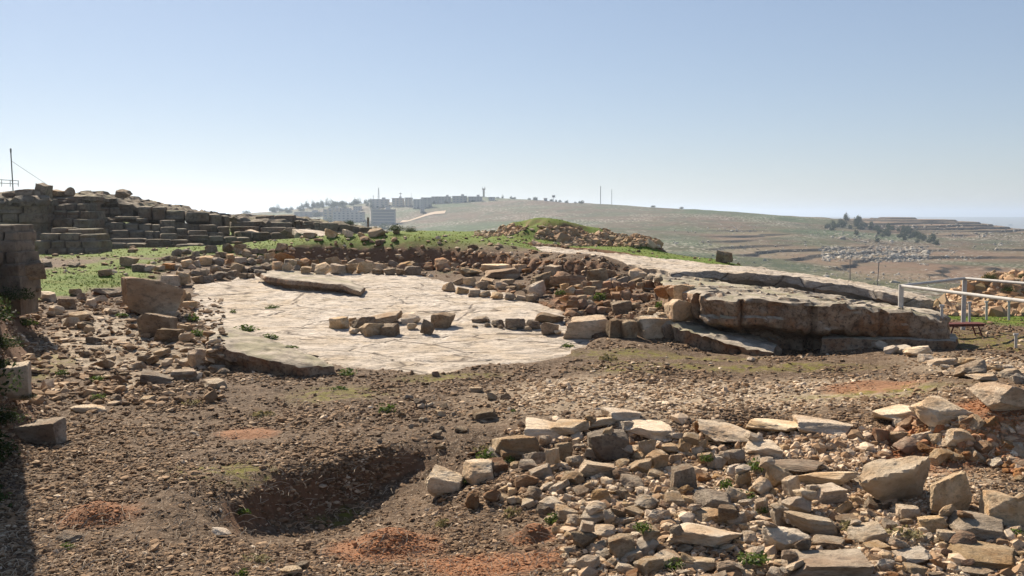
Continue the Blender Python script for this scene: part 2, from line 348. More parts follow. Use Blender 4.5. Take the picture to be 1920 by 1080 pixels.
# ------------------------------------------------------------------ far hills
HP = []
for px in (-700, -300, 100, 500):
    HP += [(px, 700, 90), (px, 640, 150), (px, 560, 300), (px, 470, 900), (px, 424, 3000), (px, 409, 9000), (px, 405, 22000)]
HP += [(800, 640, 130), (1100, 640, 130), (1400, 760, 95), (1600, 780, 90), (1900, 800, 90), (2300, 800, 90), (2700, 800, 90), (1200, 600, 190), (1500, 640, 180), (1800, 620, 190), (2300, 640, 180),
 (700, 500, 500), (900, 500, 450), (1100, 510, 380), (1300, 530, 330), (1450, 545, 320), (1550, 560, 330), (1650, 548, 360), (1800, 556, 330), (2000, 560, 330), (2300, 560, 330),
 (560, 412, 1250), (700, 418, 1120), (820, 410, 1150), (900, 430, 900), (1000, 425, 850), (1100, 440, 720), (1200, 440, 700), (1300, 460, 600), (1380, 480, 540), (1470, 510, 450), (1540, 535, 400),
 (500, 400, 1650), (600, 391, 1580), (700, 380, 1500), (760, 377, 1480), (850, 372, 1450), (905, 369, 1430), (1000, 374, 1350), (1100, 381, 1280), (1200, 387, 1200), (1300, 391, 1150), (1400, 398, 1080), (1500, 405, 1030), (1560, 410, 1000),
 (760, 395, 1280), (900, 395, 1180), (1050, 405, 1050), (1200, 412, 950), (1350, 420, 880), (1450, 430, 800),
 (1500, 440, 760), (1550, 465, 660), (1600, 490, 560), (1650, 515, 450), (1600, 440, 800), (1700, 460, 740), (1700, 490, 600), (1750, 515, 480), (1850, 460, 700), (1850, 500, 540), (1950, 470, 680), (1950, 510, 520), (2300, 500, 600),
 (1620, 408, 1180), (1680, 406, 1200), (1760, 408, 1180), (1830, 414, 1120), (1900, 424, 1050), (1980, 436, 980), (2300, 450, 950), (1620, 425, 950), (1750, 430, 920), (1870, 440, 860)]
for (px, py, Y) in [(500, 400, 1650), (700, 380, 1500), (905, 369, 1430), (1100, 381, 1280), (1300, 391, 1150), (1500, 405, 1030), (1560, 410, 1000), (1680, 406, 1200), (1830, 414, 1120), (1980, 436, 980), (2300, 450, 950)]:
    HP += [(px, py+8, Y*1.15), (px, py+28, Y*1.5), (px, max(424, py+30), 3200), (px, 409, 9000), (px, 405, 22000)]
TH = Terrain(HP)
for px in (2700, 3200):
    pass
def hill_parts(x, y):
    z = TH.z(x, y)
    amp = np.clip(y/900, .15, 1)*np.clip(3000/y, 0, 1)
    z = z + amp*(3.2*fbm(x, y, 0, 160, 4, 31) + 1.0*fbm(x, y, 0, 30, 3, 33))
    px = 960+F*x/y
    tm = np.clip(sstep(1560, 1640, px)*sstep(880, 950, y)*(1-sstep(1250, 1300, y)), 0, 1)           # stepped hill
    tm2 = sstep(1280, 1400, px)*sstep(380, 450, y)*(1-sstep(860, 950, y))*.8                       # scattered lower terraces
    tm = np.maximum(tm, tm2*sstep(-.15, .15, fbm(x, y, 0, 130, 2, 40)))
    st = 2.3
    zz = z + 1.0*fbm(x, y, 0, 90, 3, 41)
    q = zz/st; fr = q-np.floor(q)
    stair = (np.floor(q)+sstep(.88, 1.0, fr))*st
    z = z + tm*(stair-zz)
    return z, tm
def hill_z(x, y): return hill_parts(np.asarray(x, float), np.asarray(y, float))[0]
nu, nv = 1000, 760
uu = np.linspace(-.78, .78, nu)
yy = np.concatenate([np.exp(np.linspace(math.log(88), math.log(380), 110)), np.exp(np.linspace(math.log(381), math.log(1700), nv-180)), np.exp(np.linspace(math.log(1720), math.log(22000), 70))])
U, Yg = np.meshgrid(uu, yy); X = U*Yg
Z, tm = hill_parts(X, Yg)
idx = np.arange(nu*len(yy)).reshape(len(yy), nu)
Fq = np.stack([idx[:-1, :-1], idx[:-1, 1:], idx[1:, 1:], idx[1:, :-1]], -1).reshape(-1, 4)
me = mesh_np('hills', np.stack([X.ravel(), Yg.ravel(), Z.ravel()], 1), Fq, True, {'terrace': tm.ravel()})
HZMIN = float(Z.min())
m, t, b = mk('hillside'); N = NB(t)
geo = N.n('ShaderNodeNewGeometry'); pos = geo.outputs['Position']
a = N.noise(pos, .006, 6, .65); b1 = N.noise(pos, .03, 7, .7); b2 = N.noise(pos, .16, 5, .75)
c = N.mix(N.ramp(a, [(.40, 0.0), (.56, 1.0)]), (.034, .062, .014), (.085, .056, .03))
c = N.mix(N.ramp(b1, [(.48, 0.0), (.62, .8)]), c, (.035, .05, .02))
c = N.mix(N.ramp(b2, [(.55, 0.0), (.68, .8)]), c, (.30, .27, .22))
vr = N.vor(pos, .30); patch = N.ramp(N.noise(pos, .009, 3, .5), [(.48, 0.0), (.58, 1.0)])
c = N.mix(N.math('MULTIPLY', N.ramp(vr.outputs['Distance'], [(.22, 1.0), (.4, 0.0)]), patch), c, (.36, .33, .28))
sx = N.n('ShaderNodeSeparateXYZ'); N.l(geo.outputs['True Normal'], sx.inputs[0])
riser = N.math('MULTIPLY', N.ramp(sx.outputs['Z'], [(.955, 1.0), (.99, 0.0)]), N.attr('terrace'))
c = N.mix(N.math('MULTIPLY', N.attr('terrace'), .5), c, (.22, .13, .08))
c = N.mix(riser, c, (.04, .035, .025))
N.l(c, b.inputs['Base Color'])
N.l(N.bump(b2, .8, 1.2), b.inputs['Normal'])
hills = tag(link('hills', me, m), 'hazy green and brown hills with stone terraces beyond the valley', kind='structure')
# haze -----------------------------------------------------------------
def boxmesh(name, x0, x1, y0, y1, z0, z1):
    V = np.array([(x, y, z) for z in (z0, z1) for y in (y0, y1) for x in (x0, x1)], float)
    Fc = np.array([(0, 2, 3, 1), (4, 5, 7, 6), (0, 1, 5, 4), (2, 6, 7, 3), (0, 4, 6, 2), (1, 3, 7, 5)])
    return mesh_np(name, V, Fc)
hm = bpy.data.materials.new('haze'); hm.use_nodes = True; hm.node_tree.nodes.clear()
ho = hm.node_tree.nodes.new('ShaderNodeOutputMaterial'); pv = hm.node_tree.nodes.new('ShaderNodeVolumePrincipled')
pv.inputs['Color'].default_value = (.66, .80, 1.0, 1); pv.inputs['Density'].default_value = 1.55e-4; pv.inputs['Anisotropy'].default_value = .45
hm.node_tree.links.new(pv.outputs[0], ho.inputs['Volume'])
tag(link('haze', boxmesh('haze', -18500, 18500, -30, 22400, HZMIN-2, 75), hm), 'pale haze filling the air over the valley', kind='stuff')

# ------------------------------------------------------------------ bedrock slabs
def inpoly(x, y, P):
    r = np.zeros(len(x), bool); n = len(P)
    for i in range(n):
        x0, y0 = P[i]; x1, y1 = P[(i+1) % n]
        c = ((y0 > y) != (y1 > y)); 
        with np.errstate(divide='ignore', invalid='ignore'):
            xc = (x1-x0)*(y-y0)/(y1-y0+1e-12)+x0
        r ^= c & (x < xc)
    return r
def polydist(x, y, P):
    d = np.full(len(x), 1e9)
    for i in range(len(P)):
        a = P[i]; b = P[(i+1) % len(P)]; ab = b-a; L = max(ab@ab, 1e-9)
        tt = np.clip(((x-a[0])*ab[0]+(y-a[1])*ab[1])/L, 0, 1)
        d = np.minimum(d, np.hypot(x-a[0]-tt*ab[0], y-a[1]-tt*ab[1]))
    return d
SLABS = []
def slab(name, pts, thick, mat, step=.12, rough=.03, edge=.12, under=0.0, joint=0, lay=0.0, ctrl=(), seed=0, rows=6, label=None, cat='bedrock', ctrlz=None, group=None, batter=0.0, bed=1.0, ucut=.35, relief=1.0):
    W = [at(*p) for p in pts]; C2 = W+[at(*p) for p in ctrl]
    zr = RBF([(p.x, p.y) for p in C2], [p.z for p in C2])
    P = np.array([(p.x, p.y) for p in W])
    area = 0.5*sum(P[i][0]*P[(i+1) % len(P)][1]-P[(i+1) % len(P)][0]*P[i][1] for i in range(len(P)))
    if area < 0: P = P[::-1]
    B = []
    for i in range(len(P)):
        a = P[i]; b_ = P[(i+1) % len(P)]; n = max(1, int(np.hypot(*(b_-a))/(step*.8)))
        for k in range(n): B.append(a+(b_-a)*k/n)
    B = np.array(B)
    T = np.roll(B, -1, 0)-np.roll(B, 1, 0); T /= np.linalg.norm(T, axis=1)[:, None]+1e-9
    Nn = np.stack([T[:, 1], -T[:, 0]], 1)
    B = B + Nn*(edge*fbm(B[:, 0], B[:, 1], 0, .9, 4, seed+3))[:, None]
    x0, y0 = B.min(0); x1, y1 = B.max(0)
    gx, gy = np.meshgrid(np.arange(x0, x1, step), np.arange(y0, y1, step))
    gx = gx.ravel()+RNG.uniform(-.3, .3, gx.size)*step; gy = gy.ravel()+RNG.uniform(-.3, .3, gy.size)*step
    k = inpoly(gx, gy, B); gx, gy = gx[k], gy[k]
    k = polydist(gx, gy, B) > step*.5; gx, gy = gx[k], gy[k]
    nb = len(B)
    co = [Vector(p) for p in B]+[Vector((a, c)) for a, c in zip(gx, gy)]
    r = geometry.delaunay_2d_cdt(co, [], [list(range(nb))], 2, 1e-5)
    vo_, fo, orig = r[0], r[2], r[3]
    V2 = np.array([tuple(v) for v in vo_])
    Fa = [f for f in fo if len(f) == 3]
    x, y = V2[:, 0], V2[:, 1]
    z = zr(x, y)
    z = z + rough*.55*np.abs(fbm(x, y, 0, .22, 3, seed+12)) + rough*fbm(x, y, 0, .8, 4, seed+1) + rough*.7*fbm(x*.4, y*1.5, 0, .35, 3, seed+2)
    if lay:
        q = (z*1.0 + .25*fbm(x, y, 0, 2.5, 3, seed+9)); L = lay; fr = q/L-np.floor(q/L)
        z = z + .85*((np.floor(q/L)+sstep(.8, 1.0, fr))*L - q)*1.0
    # map boundary verts
    bi = {}
    for j, oo in enumerate(orig):
        for q in oo:
            if q < nb and q not in bi: bi[q] = j
    order = [bi[i] for i in range(nb) if i in bi]
    bidx = np.array([i for i in range(nb) if i in bi])
    z[order] -= .02+.03*np.abs(fbm(x[order], y[order], 0, .3, 2, seed+8))
    V = [np.stack([x, y, z], 1)]
    prev = np.array(order); base = len(x); quads = []
    Bx, By, Nb = x[order], y[order], Nn[bidx]; Bz = z[order]
    s = np.concatenate([[0], np.cumsum(np.hypot(np.diff(Bx), np.diff(By)))])
    th = thick
    for kk in range(1, rows+1):
        tt = kk/rows; zz = Bz-th*tt
        off = relief*(.07*fbm(Bx*1.0, By*1.0, zz*2.2, .7, 4, seed+5) - .06*np.abs(fbm(Bx, By, zz*1.5, .30, 3, seed+6)))
        lz = np.floor(zz/.30+.35*fbm(Bx, By, 0, 3.0, 2, seed+21)).astype(np.int64)
        off = off + (bed*.11)*_h(lz, lz*0+seed, (s/2.3).astype(np.int64), seed+22)*min(1, kk/2)
        off = off - under*sstep(ucut, min(1.0, ucut+.25), tt) + batter*tt + .03
        if joint:
            sj = s/joint + .22*vnoise(s/joint, 0*s, 0, seed+7); fj = np.abs(sj-np.round(sj))*joint
            off = off - .16*(1-sstep(0.02, .12, fj))
            off = off + .16*_h(np.round(sj+.5).astype(np.int64), 0*order[0]+np.zeros(len(s), np.int64), np.zeros(len(s), np.int64), seed)
        V.append(np.stack([Bx+Nb[:, 0]*off, By+Nb[:, 1]*off, zz], 1))
        cur = base+np.arange(len(order)); base += len(order)
        quads.append(np.stack([prev, cur, np.roll(cur, -1), np.roll(prev, -1)], 1)); prev = cur
    V = np.concatenate(V); V = np.nan_to_num(V)
    SLABS.append((B, zr))
    me = mesh_np(name, V, [np.array(Fa), np.concatenate(quads)], True)
    me.polygons.foreach_set('use_smooth', np.concatenate([np.ones(len(Fa), bool), np.ones(sum(len(q) for q in quads), bool)]))
    me.set_sharp_from_angle(angle=math.radians(38))
    o = link(name, me, mat)
    tag(o, label, cat, group)
    return o
MS = M['slab']
slab('bedrock_slab', [(357, 531, 36.5), (440, 528, 37), (450, 517, 39), (490, 514, 39.5), (600, 508, 41), (760, 516, 40), (830, 530, 37.5), (960, 556, 33), (1075, 590, 28.8), (1060, 612, 27.0), (1120, 640, 25.2), (1120, 655, 24.0), (1040, 676, 22.4), (990, 686, 21.8),
     (880, 690, 21.5), (800, 706, 20.8), (730, 699, 21.3), (640, 684, 22.1), (585, 662, 23.6), (520, 642, 25.0), (450, 622, 26.8), (400, 612, 27.8), (370, 596, 29.4)], .55, MS,
     step=.13, rough=.03, edge=.4, lay=.06, seed=11, rows=4, ctrl=[(600, 560, 33.3), (800, 600, 29), (800, 660, 23.8), (600, 620, 27)],
     label='broad pale limestone bedrock slab in the middle of the dig, sloping towards the camera')
slab('bedrock_slab', [(700, 541, 35.5), (745, 556, 33.5), (765, 577, 31), (800, 584, 30.2), (860, 580, 30.6), (915, 592, 29.2), (1000, 596, 28.6), (1070, 586, 29.4), (960, 551, 33.8), (850, 527, 38), (770, 512, 40.6), (690, 512, 40.8)], .4, MS,
     step=.14, rough=.03, edge=.5, lay=.06, seed=12, rows=3, label='raised upper layer of pale bedrock with broken edge, behind the ring of stones')
slab('bedrock_slab', [(392, 612, 23.9), (440, 613, 24.1), (500, 632, 23.1), (560, 655, 22.2), (625, 684, 21.2), (560, 682, 20.8), (470, 663, 21.2), (388, 644, 21.5)], .8, M['ledge'],
     step=.10, rough=.04, edge=.10, lay=.05, seed=13, rows=8, label='wedge-shaped pale slab with dark front face at the near left corner of the big slab')
slab('bedrock_slab', [(150, 578, 30), (255, 590, 28.8), (285, 630, 25.5), (285, 670, 22.8), (230, 695, 21.4), (150, 694, 21.4), (105, 650, 23.8), (110, 610, 26.8)], .3, M['slab_left'],
     step=.12, rough=.06, edge=.4, lay=.06, seed=14, rows=3, label='low tan bedrock patch strewn with stones left of the big slab')
slab('bedrock_slab', [(270, 655, 23.5), (330, 640, 24.5), (385, 640, 24.4), (385, 680, 22.0), (350, 690, 21.5), (280, 690, 21.5)], .3, M['slab_left'],
     step=.1, rough=.07, edge=.25, lay=.06, seed=15, rows=3, label='rough tan rock shelf beside the wedge-shaped slab')
slab('bedrock_slab', [(218, 700, 20.8), (300, 690, 21.3), (366, 686, 21.5), (364, 700, 20.8), (260, 712, 20.2), (262, 738, 19.0), (225, 750, 18.4)], .3, M['slab_left'],
     step=.09, rough=.05, edge=.12, lay=.05, seed=16, rows=4, label='small stepped shelf of tan rock, nearest the camera at the left')
slab('bedrock_slab', [(945, 457, 56), (1040, 463, 54), (1200, 479, 50), (1375, 498, 43), (1430, 502, 41), (1510, 514, 39), (1600, 526, 37), (1700, 545, 35), (1745, 560, 33), (1690, 553, 32.3), (1620, 538, 33.5), (1560, 530, 34), (1500, 520, 34.6), (1400, 509, 35.5), (1330, 508, 36), (1260, 511, 36), (1150, 490, 40), (1070, 485, 42.5), (1000, 470, 48.5)], .75, MS,
     step=.16, rough=.06, edge=.35, lay=.06, seed=17, rows=6, under=.25, label='long pale bedrock strip running to the right along the edge of the site')
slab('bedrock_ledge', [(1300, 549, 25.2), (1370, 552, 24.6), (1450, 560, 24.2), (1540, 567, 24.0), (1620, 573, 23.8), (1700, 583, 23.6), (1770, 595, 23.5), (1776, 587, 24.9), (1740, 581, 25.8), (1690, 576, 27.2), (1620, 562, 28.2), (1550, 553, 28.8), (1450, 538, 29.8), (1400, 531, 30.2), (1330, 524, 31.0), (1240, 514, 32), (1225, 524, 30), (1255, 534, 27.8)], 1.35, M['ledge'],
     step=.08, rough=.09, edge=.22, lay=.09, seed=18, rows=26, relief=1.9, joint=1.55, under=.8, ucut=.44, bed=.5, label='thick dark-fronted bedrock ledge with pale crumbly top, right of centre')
slab('bedrock_ledge', [(1200, 594, 26), (1262, 608, 25), (1330, 632, 24.0), (1400, 652, 23.2), (1450, 660, 22.9), (1460, 640, 24.6), (1380, 615, 25.6), (1300, 596, 26.6), (1240, 585, 27.4)], .6, M['ledge'],
     step=.10, rough=.08, edge=.18, lay=.06, seed=19, rows=5, joint=1.1, under=.1, label='lower dark layer of rock sloping down under the left part of the thick ledge')
slab('bedrock_ledge', [(1540, 632, 24.0), (1700, 636, 23.5), (1793, 640, 23.2), (1794, 626, 24.8), (1700, 620, 25.2), (1560, 620, 25.2)], .8, M['ledge'],
     step=.10, rough=.05, edge=.10, seed=20, rows=5, under=.05, label='smooth dark plinth of rock sticking out at the right end of the thick ledge')
slab('capping_slab', [(150, 366, 58.0), (205, 369, 57.9), (256, 385, 58.0), (310, 392, 58.5), (346, 395, 58.8), (432, 406, 59.9), (440, 405, 63.4), (400, 396, 64.3), (300, 381, 63.9), (255, 372, 63.4), (215, 360, 62.9), (165, 361, 62.4)], .32, M['ashlar'], step=.22, rough=.22, edge=.7, lay=.22, seed=61, rows=6, label='sloping pale rock top of the long ashlar wall', joint=2.5)
slab('capping_slab', [(-80, 368, 52.0), (88, 370, 52.0), (92, 362, 56.4), (-80, 360, 56.4)], .32, M['ashlar'], step=.25, rough=.2, edge=.5, lay=.2, seed=62, rows=6, label='flat top of the tall ashlar wall at the left edge', joint=2)
slab('capping_slab', [(92, 368, 54.6), (163, 369, 54.6), (163, 364, 58.4), (92, 363, 58.4)], .32, M['ashlar'], step=.3, rough=.1, edge=.2, lay=.1, seed=63, rows=6, label='flat top of the stepped pier', joint=2)
slab('capping_slab', [(432, 408, 64.8), (480, 414, 64.8), (550, 414, 65.8), (600, 419, 66.8), (716, 436, 68.3), (730, 433, 72.3), (655, 418, 71.3), (600, 412, 70.3), (552, 404, 69.8), (515, 401, 69.3), (440, 402, 68.3)], .32, M['ashlar'], step=.25, rough=.22, edge=.6, lay=.2, seed=64, rows=6, label='rough rock top of the low layered ruin wall', joint=2.4)
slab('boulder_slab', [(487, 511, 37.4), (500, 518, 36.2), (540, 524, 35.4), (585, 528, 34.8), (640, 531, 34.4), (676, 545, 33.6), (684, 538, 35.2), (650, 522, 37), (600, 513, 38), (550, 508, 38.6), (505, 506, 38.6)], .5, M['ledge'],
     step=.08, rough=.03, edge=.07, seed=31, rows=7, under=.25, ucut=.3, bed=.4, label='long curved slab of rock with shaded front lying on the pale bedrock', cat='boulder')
gm = ground.data; co = np.empty(len(gm.vertices)*3, np.float32); gm.vertices.foreach_get('co', co); co = co.reshape(-1, 3)
for B_, zr_ in SLABS:
    lo, hi = B_.min(0)-.1, B_.max(0)+.1
    k = np.where((co[:, 0] > lo[0]) & (co[:, 0] < hi[0]) & (co[:, 1] > lo[1]) & (co[:, 1] < hi[1]))[0]
    k = k[inpoly(co[k, 0], co[k, 1], B_)]
    zt = zr_(co[k, 0], co[k, 1]); dd = polydist(co[k, 0], co[k, 1], B_)
    co[k, 2] = np.minimum(co[k, 2], zt-.10-.15*sstep(0, .5, dd))
gm.vertices.foreach_set('co', co.ravel()); gm.update()
bpy.context.view_layer.update()
DG = bpy.context.evaluated_depsgraph_get()
HZ = bpy.data.objects['haze']
def cast(px, py, org=None):
    global CN
    d = ray(px, py).normalized(); o_ = Vector((0, 0, H))
    for _ in range(4):
        hit, loc, nor, i, ob, mat = SC.ray_cast(DG, o_, d)
        if not hit: return None
        if ob.name == 'haze': o_ = loc+d*.01; continue
        CN = nor; return loc, ob
    return None
def down(x, y, z=60.0):
    o_ = Vector((x, y, z))
    for _ in range(3):
        hit, loc, nor, i, ob, mat = SC.ray_cast(DG, o_, Vector((0, 0, -1)))
        if not hit: return None
        if ob.name == 'haze': o_ = loc+Vector((0, 0, -.01)); continue
        return loc, nor, ob
    return None
def refresh():
    global DG
    bpy.context.view_layer.update(); DG = bpy.context.evaluated_depsgraph_get()
# ------------------------------------------------------------------ rock meshes
def ico(sub):
    bm = bmesh.new(); bmesh.ops.create_icosphere(bm, subdivisions=sub, radius=1)
    V = np.array([v.co[:] for v in bm.verts]); Fc = np.array([[v.index for v in f.verts] for f in bm.faces]); bm.free(); return V, Fc
ICO = {k: ico(k) for k in (2, 3, 4, 5)}
def rock_np(seed, sub=4, boxy=.5, cuts=6, rough=.05, chip=.5):
    r = np.random.default_rng(seed); D, Fc = ICO[sub]
    pl = []
    for ax in range(3):
        for sg in (-1, 1):
            n = np.zeros(3); n[ax] = sg; n += r.normal(0, .30*(1-boxy)+.05, 3); n /= np.linalg.norm(n)
            pl.append((n, 1.0*r.uniform(.85, 1.0)))
    for i in range(cuts):
        n = r.normal(0, 1, 3); n /= np.linalg.norm(n)
        pl.append((n, r.uniform(.9, 1.25) if boxy > .6 else r.uniform(.72, 1.05)))
    R = np.full(len(D), 9.0)
    for n, d in pl:
        c = D@n; R = np.where(c > .05, np.minimum(R, d/np.maximum(c, .05)), R)
    V = D*R[:, None]
    s = V*1.0
    nz = fbm(s[:, 0]+seed*3.1, s[:, 1], s[:, 2], .9, 4, seed)
    rd = np.abs(fbm(s[:, 0], s[:, 1]+seed, s[:, 2]*1.6, .45, 3, seed+4))
    rd2 = np.abs(fbm(s[:, 0]+9, s[:, 1]+seed, s[:, 2]*2.2, .16, 2, seed+14))
    V = V*(1+rough*1.6*nz-rough*1.5*rd*chip-rough*.55*rd2)[:, None]
    lo, hi = V.min(0), V.max(0)
    V = (V-(lo+hi)/2)/(hi-lo)              # unit box
    V[:, 2] += .5                            # base at z = 0
    return V, Fc
RV = {}
def rock_mesh(name, seed, **k):
    kk = (seed,)
    if kk not in RV: RV[kk] = rock_np(seed, **k)
    V, Fc = RV[kk]; me = mesh_np(name, V, Fc, True); me.set_sharp_from_angle(angle=math.radians(32))
    return me
MATK = {'r': 'rock', 'g': 'rock_grey', 'w': 'rock_white', 'o': 'rock_orange'}
ROCKS = {}
def variant(kind, mk_, i):
    key = (kind, mk_, i)
    if key not in ROCKS:
        sd = {'a': 100, 'b': 200, 'f': 300}[kind]+i
        if kind == 'a': me = rock_mesh('stone', sd, sub=5, boxy=.2, cuts=13, rough=.10)
        elif kind == 'b': me = rock_mesh('block', sd, sub=5, boxy=.8, cuts=6, rough=.065)
        else: me = rock_mesh('flagstone', sd, sub=5, boxy=.6, cuts=9, rough=.075)
        me.materials.append(M[MATK[mk_]]); ROCKS[key] = me
    return ROCKS[key]
NV = {'a': 10, 'b': 6, 'f': 6}
def put(name, loc, size, kind='a', mk_='r', rz=None, tilt=.12, sink=.12, rnd=random):
    me = variant(kind, mk_, rnd.randrange(NV[kind]))
    o = bpy.data.objects.new(name, me); COL.objects.link(o)
    rz = rnd.uniform(-.5, .5)+(math.pi if rnd.random() < .5 else 0) if rz is None else rz
    o.rotation_euler = (rnd.uniform(-tilt, tilt), rnd.uniform(-tilt, tilt), rz)
    o.scale = size; o.location = (loc[0], loc[1], loc[2]-size[2]*sink)
    return o
STONES = []     # (object, px, py, wpx)
def stone_px(x0, x1, y0, y1, kind='a', mk_='r', label=None, dep=.85, name='rubble_stone', tilt=.14, cat='stone', rz=None, group=None, lift=0, sink=.1, Y=None):
    h = cast((x0+x1)/2, y1-lift)
    if Y is None: p = h[0]
    else: p = at((x0+x1)/2, y1, Y)
    Yd = p.y; wd = (x1-x0)*Yd/F*1.08; d = wd*dep
    ang = (((y0+y1)/2)-402)/F
    hh = max((y1-y0)*Yd/F*1.08-d*ang*.8, wd*.18)
    o = put(name, (p.x, p.y+d*.42, p.z), (wd, d, hh), kind, mk_, rz, tilt, sink)
    if label: tag(o, label, cat, group)
    STONES.append([o, (x0+x1)/2, (y0+y1)/2, x1-x0, label is not None, cat])
    return o
#---PART2---
# ------------------------------------------------------------------ merged masses of small stones ("stuff") and course walls
def merge_mesh(name, items, smooth=False):
    """items: list of (V, F) numpy"""
    Vs, Fs, n = [], [], 0
    for V, Fc in items: Vs.append(V); Fs.append(Fc+n); n += len(V)
    return mesh_np(name, np.concatenate(Vs), np.concatenate(Fs), smooth)
def cube_np(seed, n=6):
    r = np.random.default_rng(seed); g = np.linspace(-1, 1, n+1); pts = {}; V = []; Fc = []
    def vid(p):
        k = tuple(np.round(p, 4))
        if k not in pts: pts[k] = len(V); V.append(p)
        return pts[k]
    for ax in range(3):
        for sg in (-1, 1):
            for i in range(n):
                for j in range(n):
                    q = []
                    for di, dj in ((0, 0), (1, 0), (1, 1), (0, 1)):
                        p = np.zeros(3); p[ax] = sg; p[(ax+1) % 3] = g[i+di]; p[(ax+2) % 3] = g[j+dj]; q.append(vid(p))
                    if sg < 0: q = q[::-1]
                    Fc.append((q[0], q[1], q[2])); Fc.append((q[0], q[2], q[3]))
    V = np.array(V); V = V/((np.abs(V)**9).sum(1)**(1/9))[:, None]
    nz = fbm(V[:, 0]*1+seed, V[:, 1], V[:, 2], .8, 3, seed); V = V*(1+.07*nz)[:, None]
    V = V + .05*np.stack([fbm(V[:, 1]*1., V[:, 2], seed, .5, 2, seed+k) for k in range(3)], 1)
    V[:, 2] += V[:, 0]*r.normal(0, .04)
    V = V/2; V[:, 2] += .5
    return V, np.array(Fc)
BLK = [cube_np(700+i) for i in range(12)]
def course(parent, a, bb, hpx, lpx, depth, rnd, name='course', mat=None, gap=.03, jit=.08, label=None, core=True, skip=0):
    """one course of squared blocks; a, bb = (px, py_top, Y) of its ends"""
    A, B = at(*a), at(*bb); d = (B-A); L = Vector((d.x, d.y, 0)).length
    if L < .2: return
    ux = Vector((d.x, d.y, 0)).normalized(); un = Vector((-ux.y, ux.x, 0))
    if un.y < 0: un = -un
    items = []; s = 0.0
    while s < L-.1:
        Y = A.y+(B.y-A.y)*s/L
        hpx_ = hpx*1.22; l = min(lpx*Y/F*rnd.uniform(.65, 1.45), L-s)
        if L-s-l < .25: l = L-s
        h = hpx_*Y/F*rnd.uniform(.95, 1.04); dp = depth*rnd.uniform(.85, 1.1)
        if rnd.random() < skip: s += l; continue
        V, Fc = rnd.choice(BLK); V = V.copy(); V[:, 0] *= rnd.choice((-1, 1)); Fc2 = Fc
        V = V*np.array([max(l-gap, .1), dp, h])
        zt = A.z+(B.z-A.z)*(s+l/2)/L
        c = A+ux*(s+l/2)+un*(dp/2+rnd.uniform(-jit, jit))
        W = np.outer(V[:, 0], ux)+np.outer(V[:, 1], un); W[:, 2] += V[:, 2]
        W += np.array([c.x, c.y, zt-h])
        items.append((W-np.array(parent.location), Fc2)); s += l
    if core:
        q = []
        for E, sg in ((A, 1), (B, -1)):
            for w_ in (.22*abs(depth), abs(depth)):
                for z_ in (-hpx*A.y/F*1.9, -.06): c = E+un*w_*(1 if depth > 0 else -1)+ux*.1*sg; q.append((c.x, c.y, E.z+z_))
        q = np.array(q)-np.array(parent.location)
        items.append((q, np.array([(0, 1, 5), (0, 5, 4), (1, 3, 7), (1, 7, 5), (3, 2, 6), (3, 6, 7), (0, 2, 3), (0, 3, 1), (4, 5, 7), (4, 7, 6)])))
    me = merge_mesh(name, items, True); me.set_sharp_from_angle(angle=math.radians(30))
    o = link(name, me, mat or M['ashlar'], parent)
    if label: o['label'] = label
    return o
def wall(label, loc, courses, depth=1.2, seed=1, name='ruined_wall', lpx=30, mat=None, cat='wall', step=0.0):
    p = at(*loc); e = tag(empty(name, p), label, cat)
    rnd = random.Random(seed)
    for ci, c in enumerate(courses):
        a, bb, hpx = c[:3]; sh = -step*ci; a = (a[0], a[1], a[2]+sh); bb = (bb[0], bb[1], bb[2]+sh)
        course(e, a, bb, hpx, c[3] if len(c) > 3 else lpx, c[4] if len(c) > 4 else depth, rnd, mat=mat, jit=.2 if step else .08, skip=.09 if step else 0)
    return e
# left ruins
wall('tall ruined ashlar wall at the left edge, under the heap of capstones', (0, 480, 52),
     [((-60, 370, 52), (76, 372, 52), 13, 38), ((-60, 383, 51.9), (74, 384, 51.9), 15, 42), ((-60, 398, 51.8), (77, 400, 51.8), 17, 44), ((-60, 416, 51.8), (76, 417, 51.8), 18, 40), ((-60, 434, 51.7), (76, 434, 51.7), 16, 36), ((-60, 450, 51.6), (72, 450, 51.6), 34, 40)], 2.2, 1)
wall('stepped stone pier with broken courses, right of the tall ashlar wall', (130, 470, 54),
     [((92, 367, 54.6), (165, 367, 54.6), 8, 30), ((94, 375, 54.4), (150, 376, 54.4), 10, 26), ((112, 382, 54.2), (156, 381, 54.2), 12, 26), ((92, 383, 54), (118, 383, 54), 12, 26), ((94, 394, 53.9), (160, 396, 53.9), 14, 28), ((96, 409, 53.7), (165, 411, 53.7), 15, 30), ((96, 424, 53.6), (170, 425, 53.6), 34, 34)], 2.4, 2, step=.15)
wall('low broken block of masonry in front of the stepped pier', (125, 478, 48),
     [((92, 427, 49.5), (125, 427, 49.5), 9, 30), ((124, 429, 49.4), (168, 429, 49.2), 10, 40), ((71, 438, 48.6), (147, 437, 48.6), 13, 34), ((146, 439, 48.6), (181, 439, 48.6), 12, 34), ((60, 451, 48.4), (184, 451, 48.3), 14, 30), ((66, 465, 48.3), (185, 465, 48.2), 17, 26)], 1.6, 3)
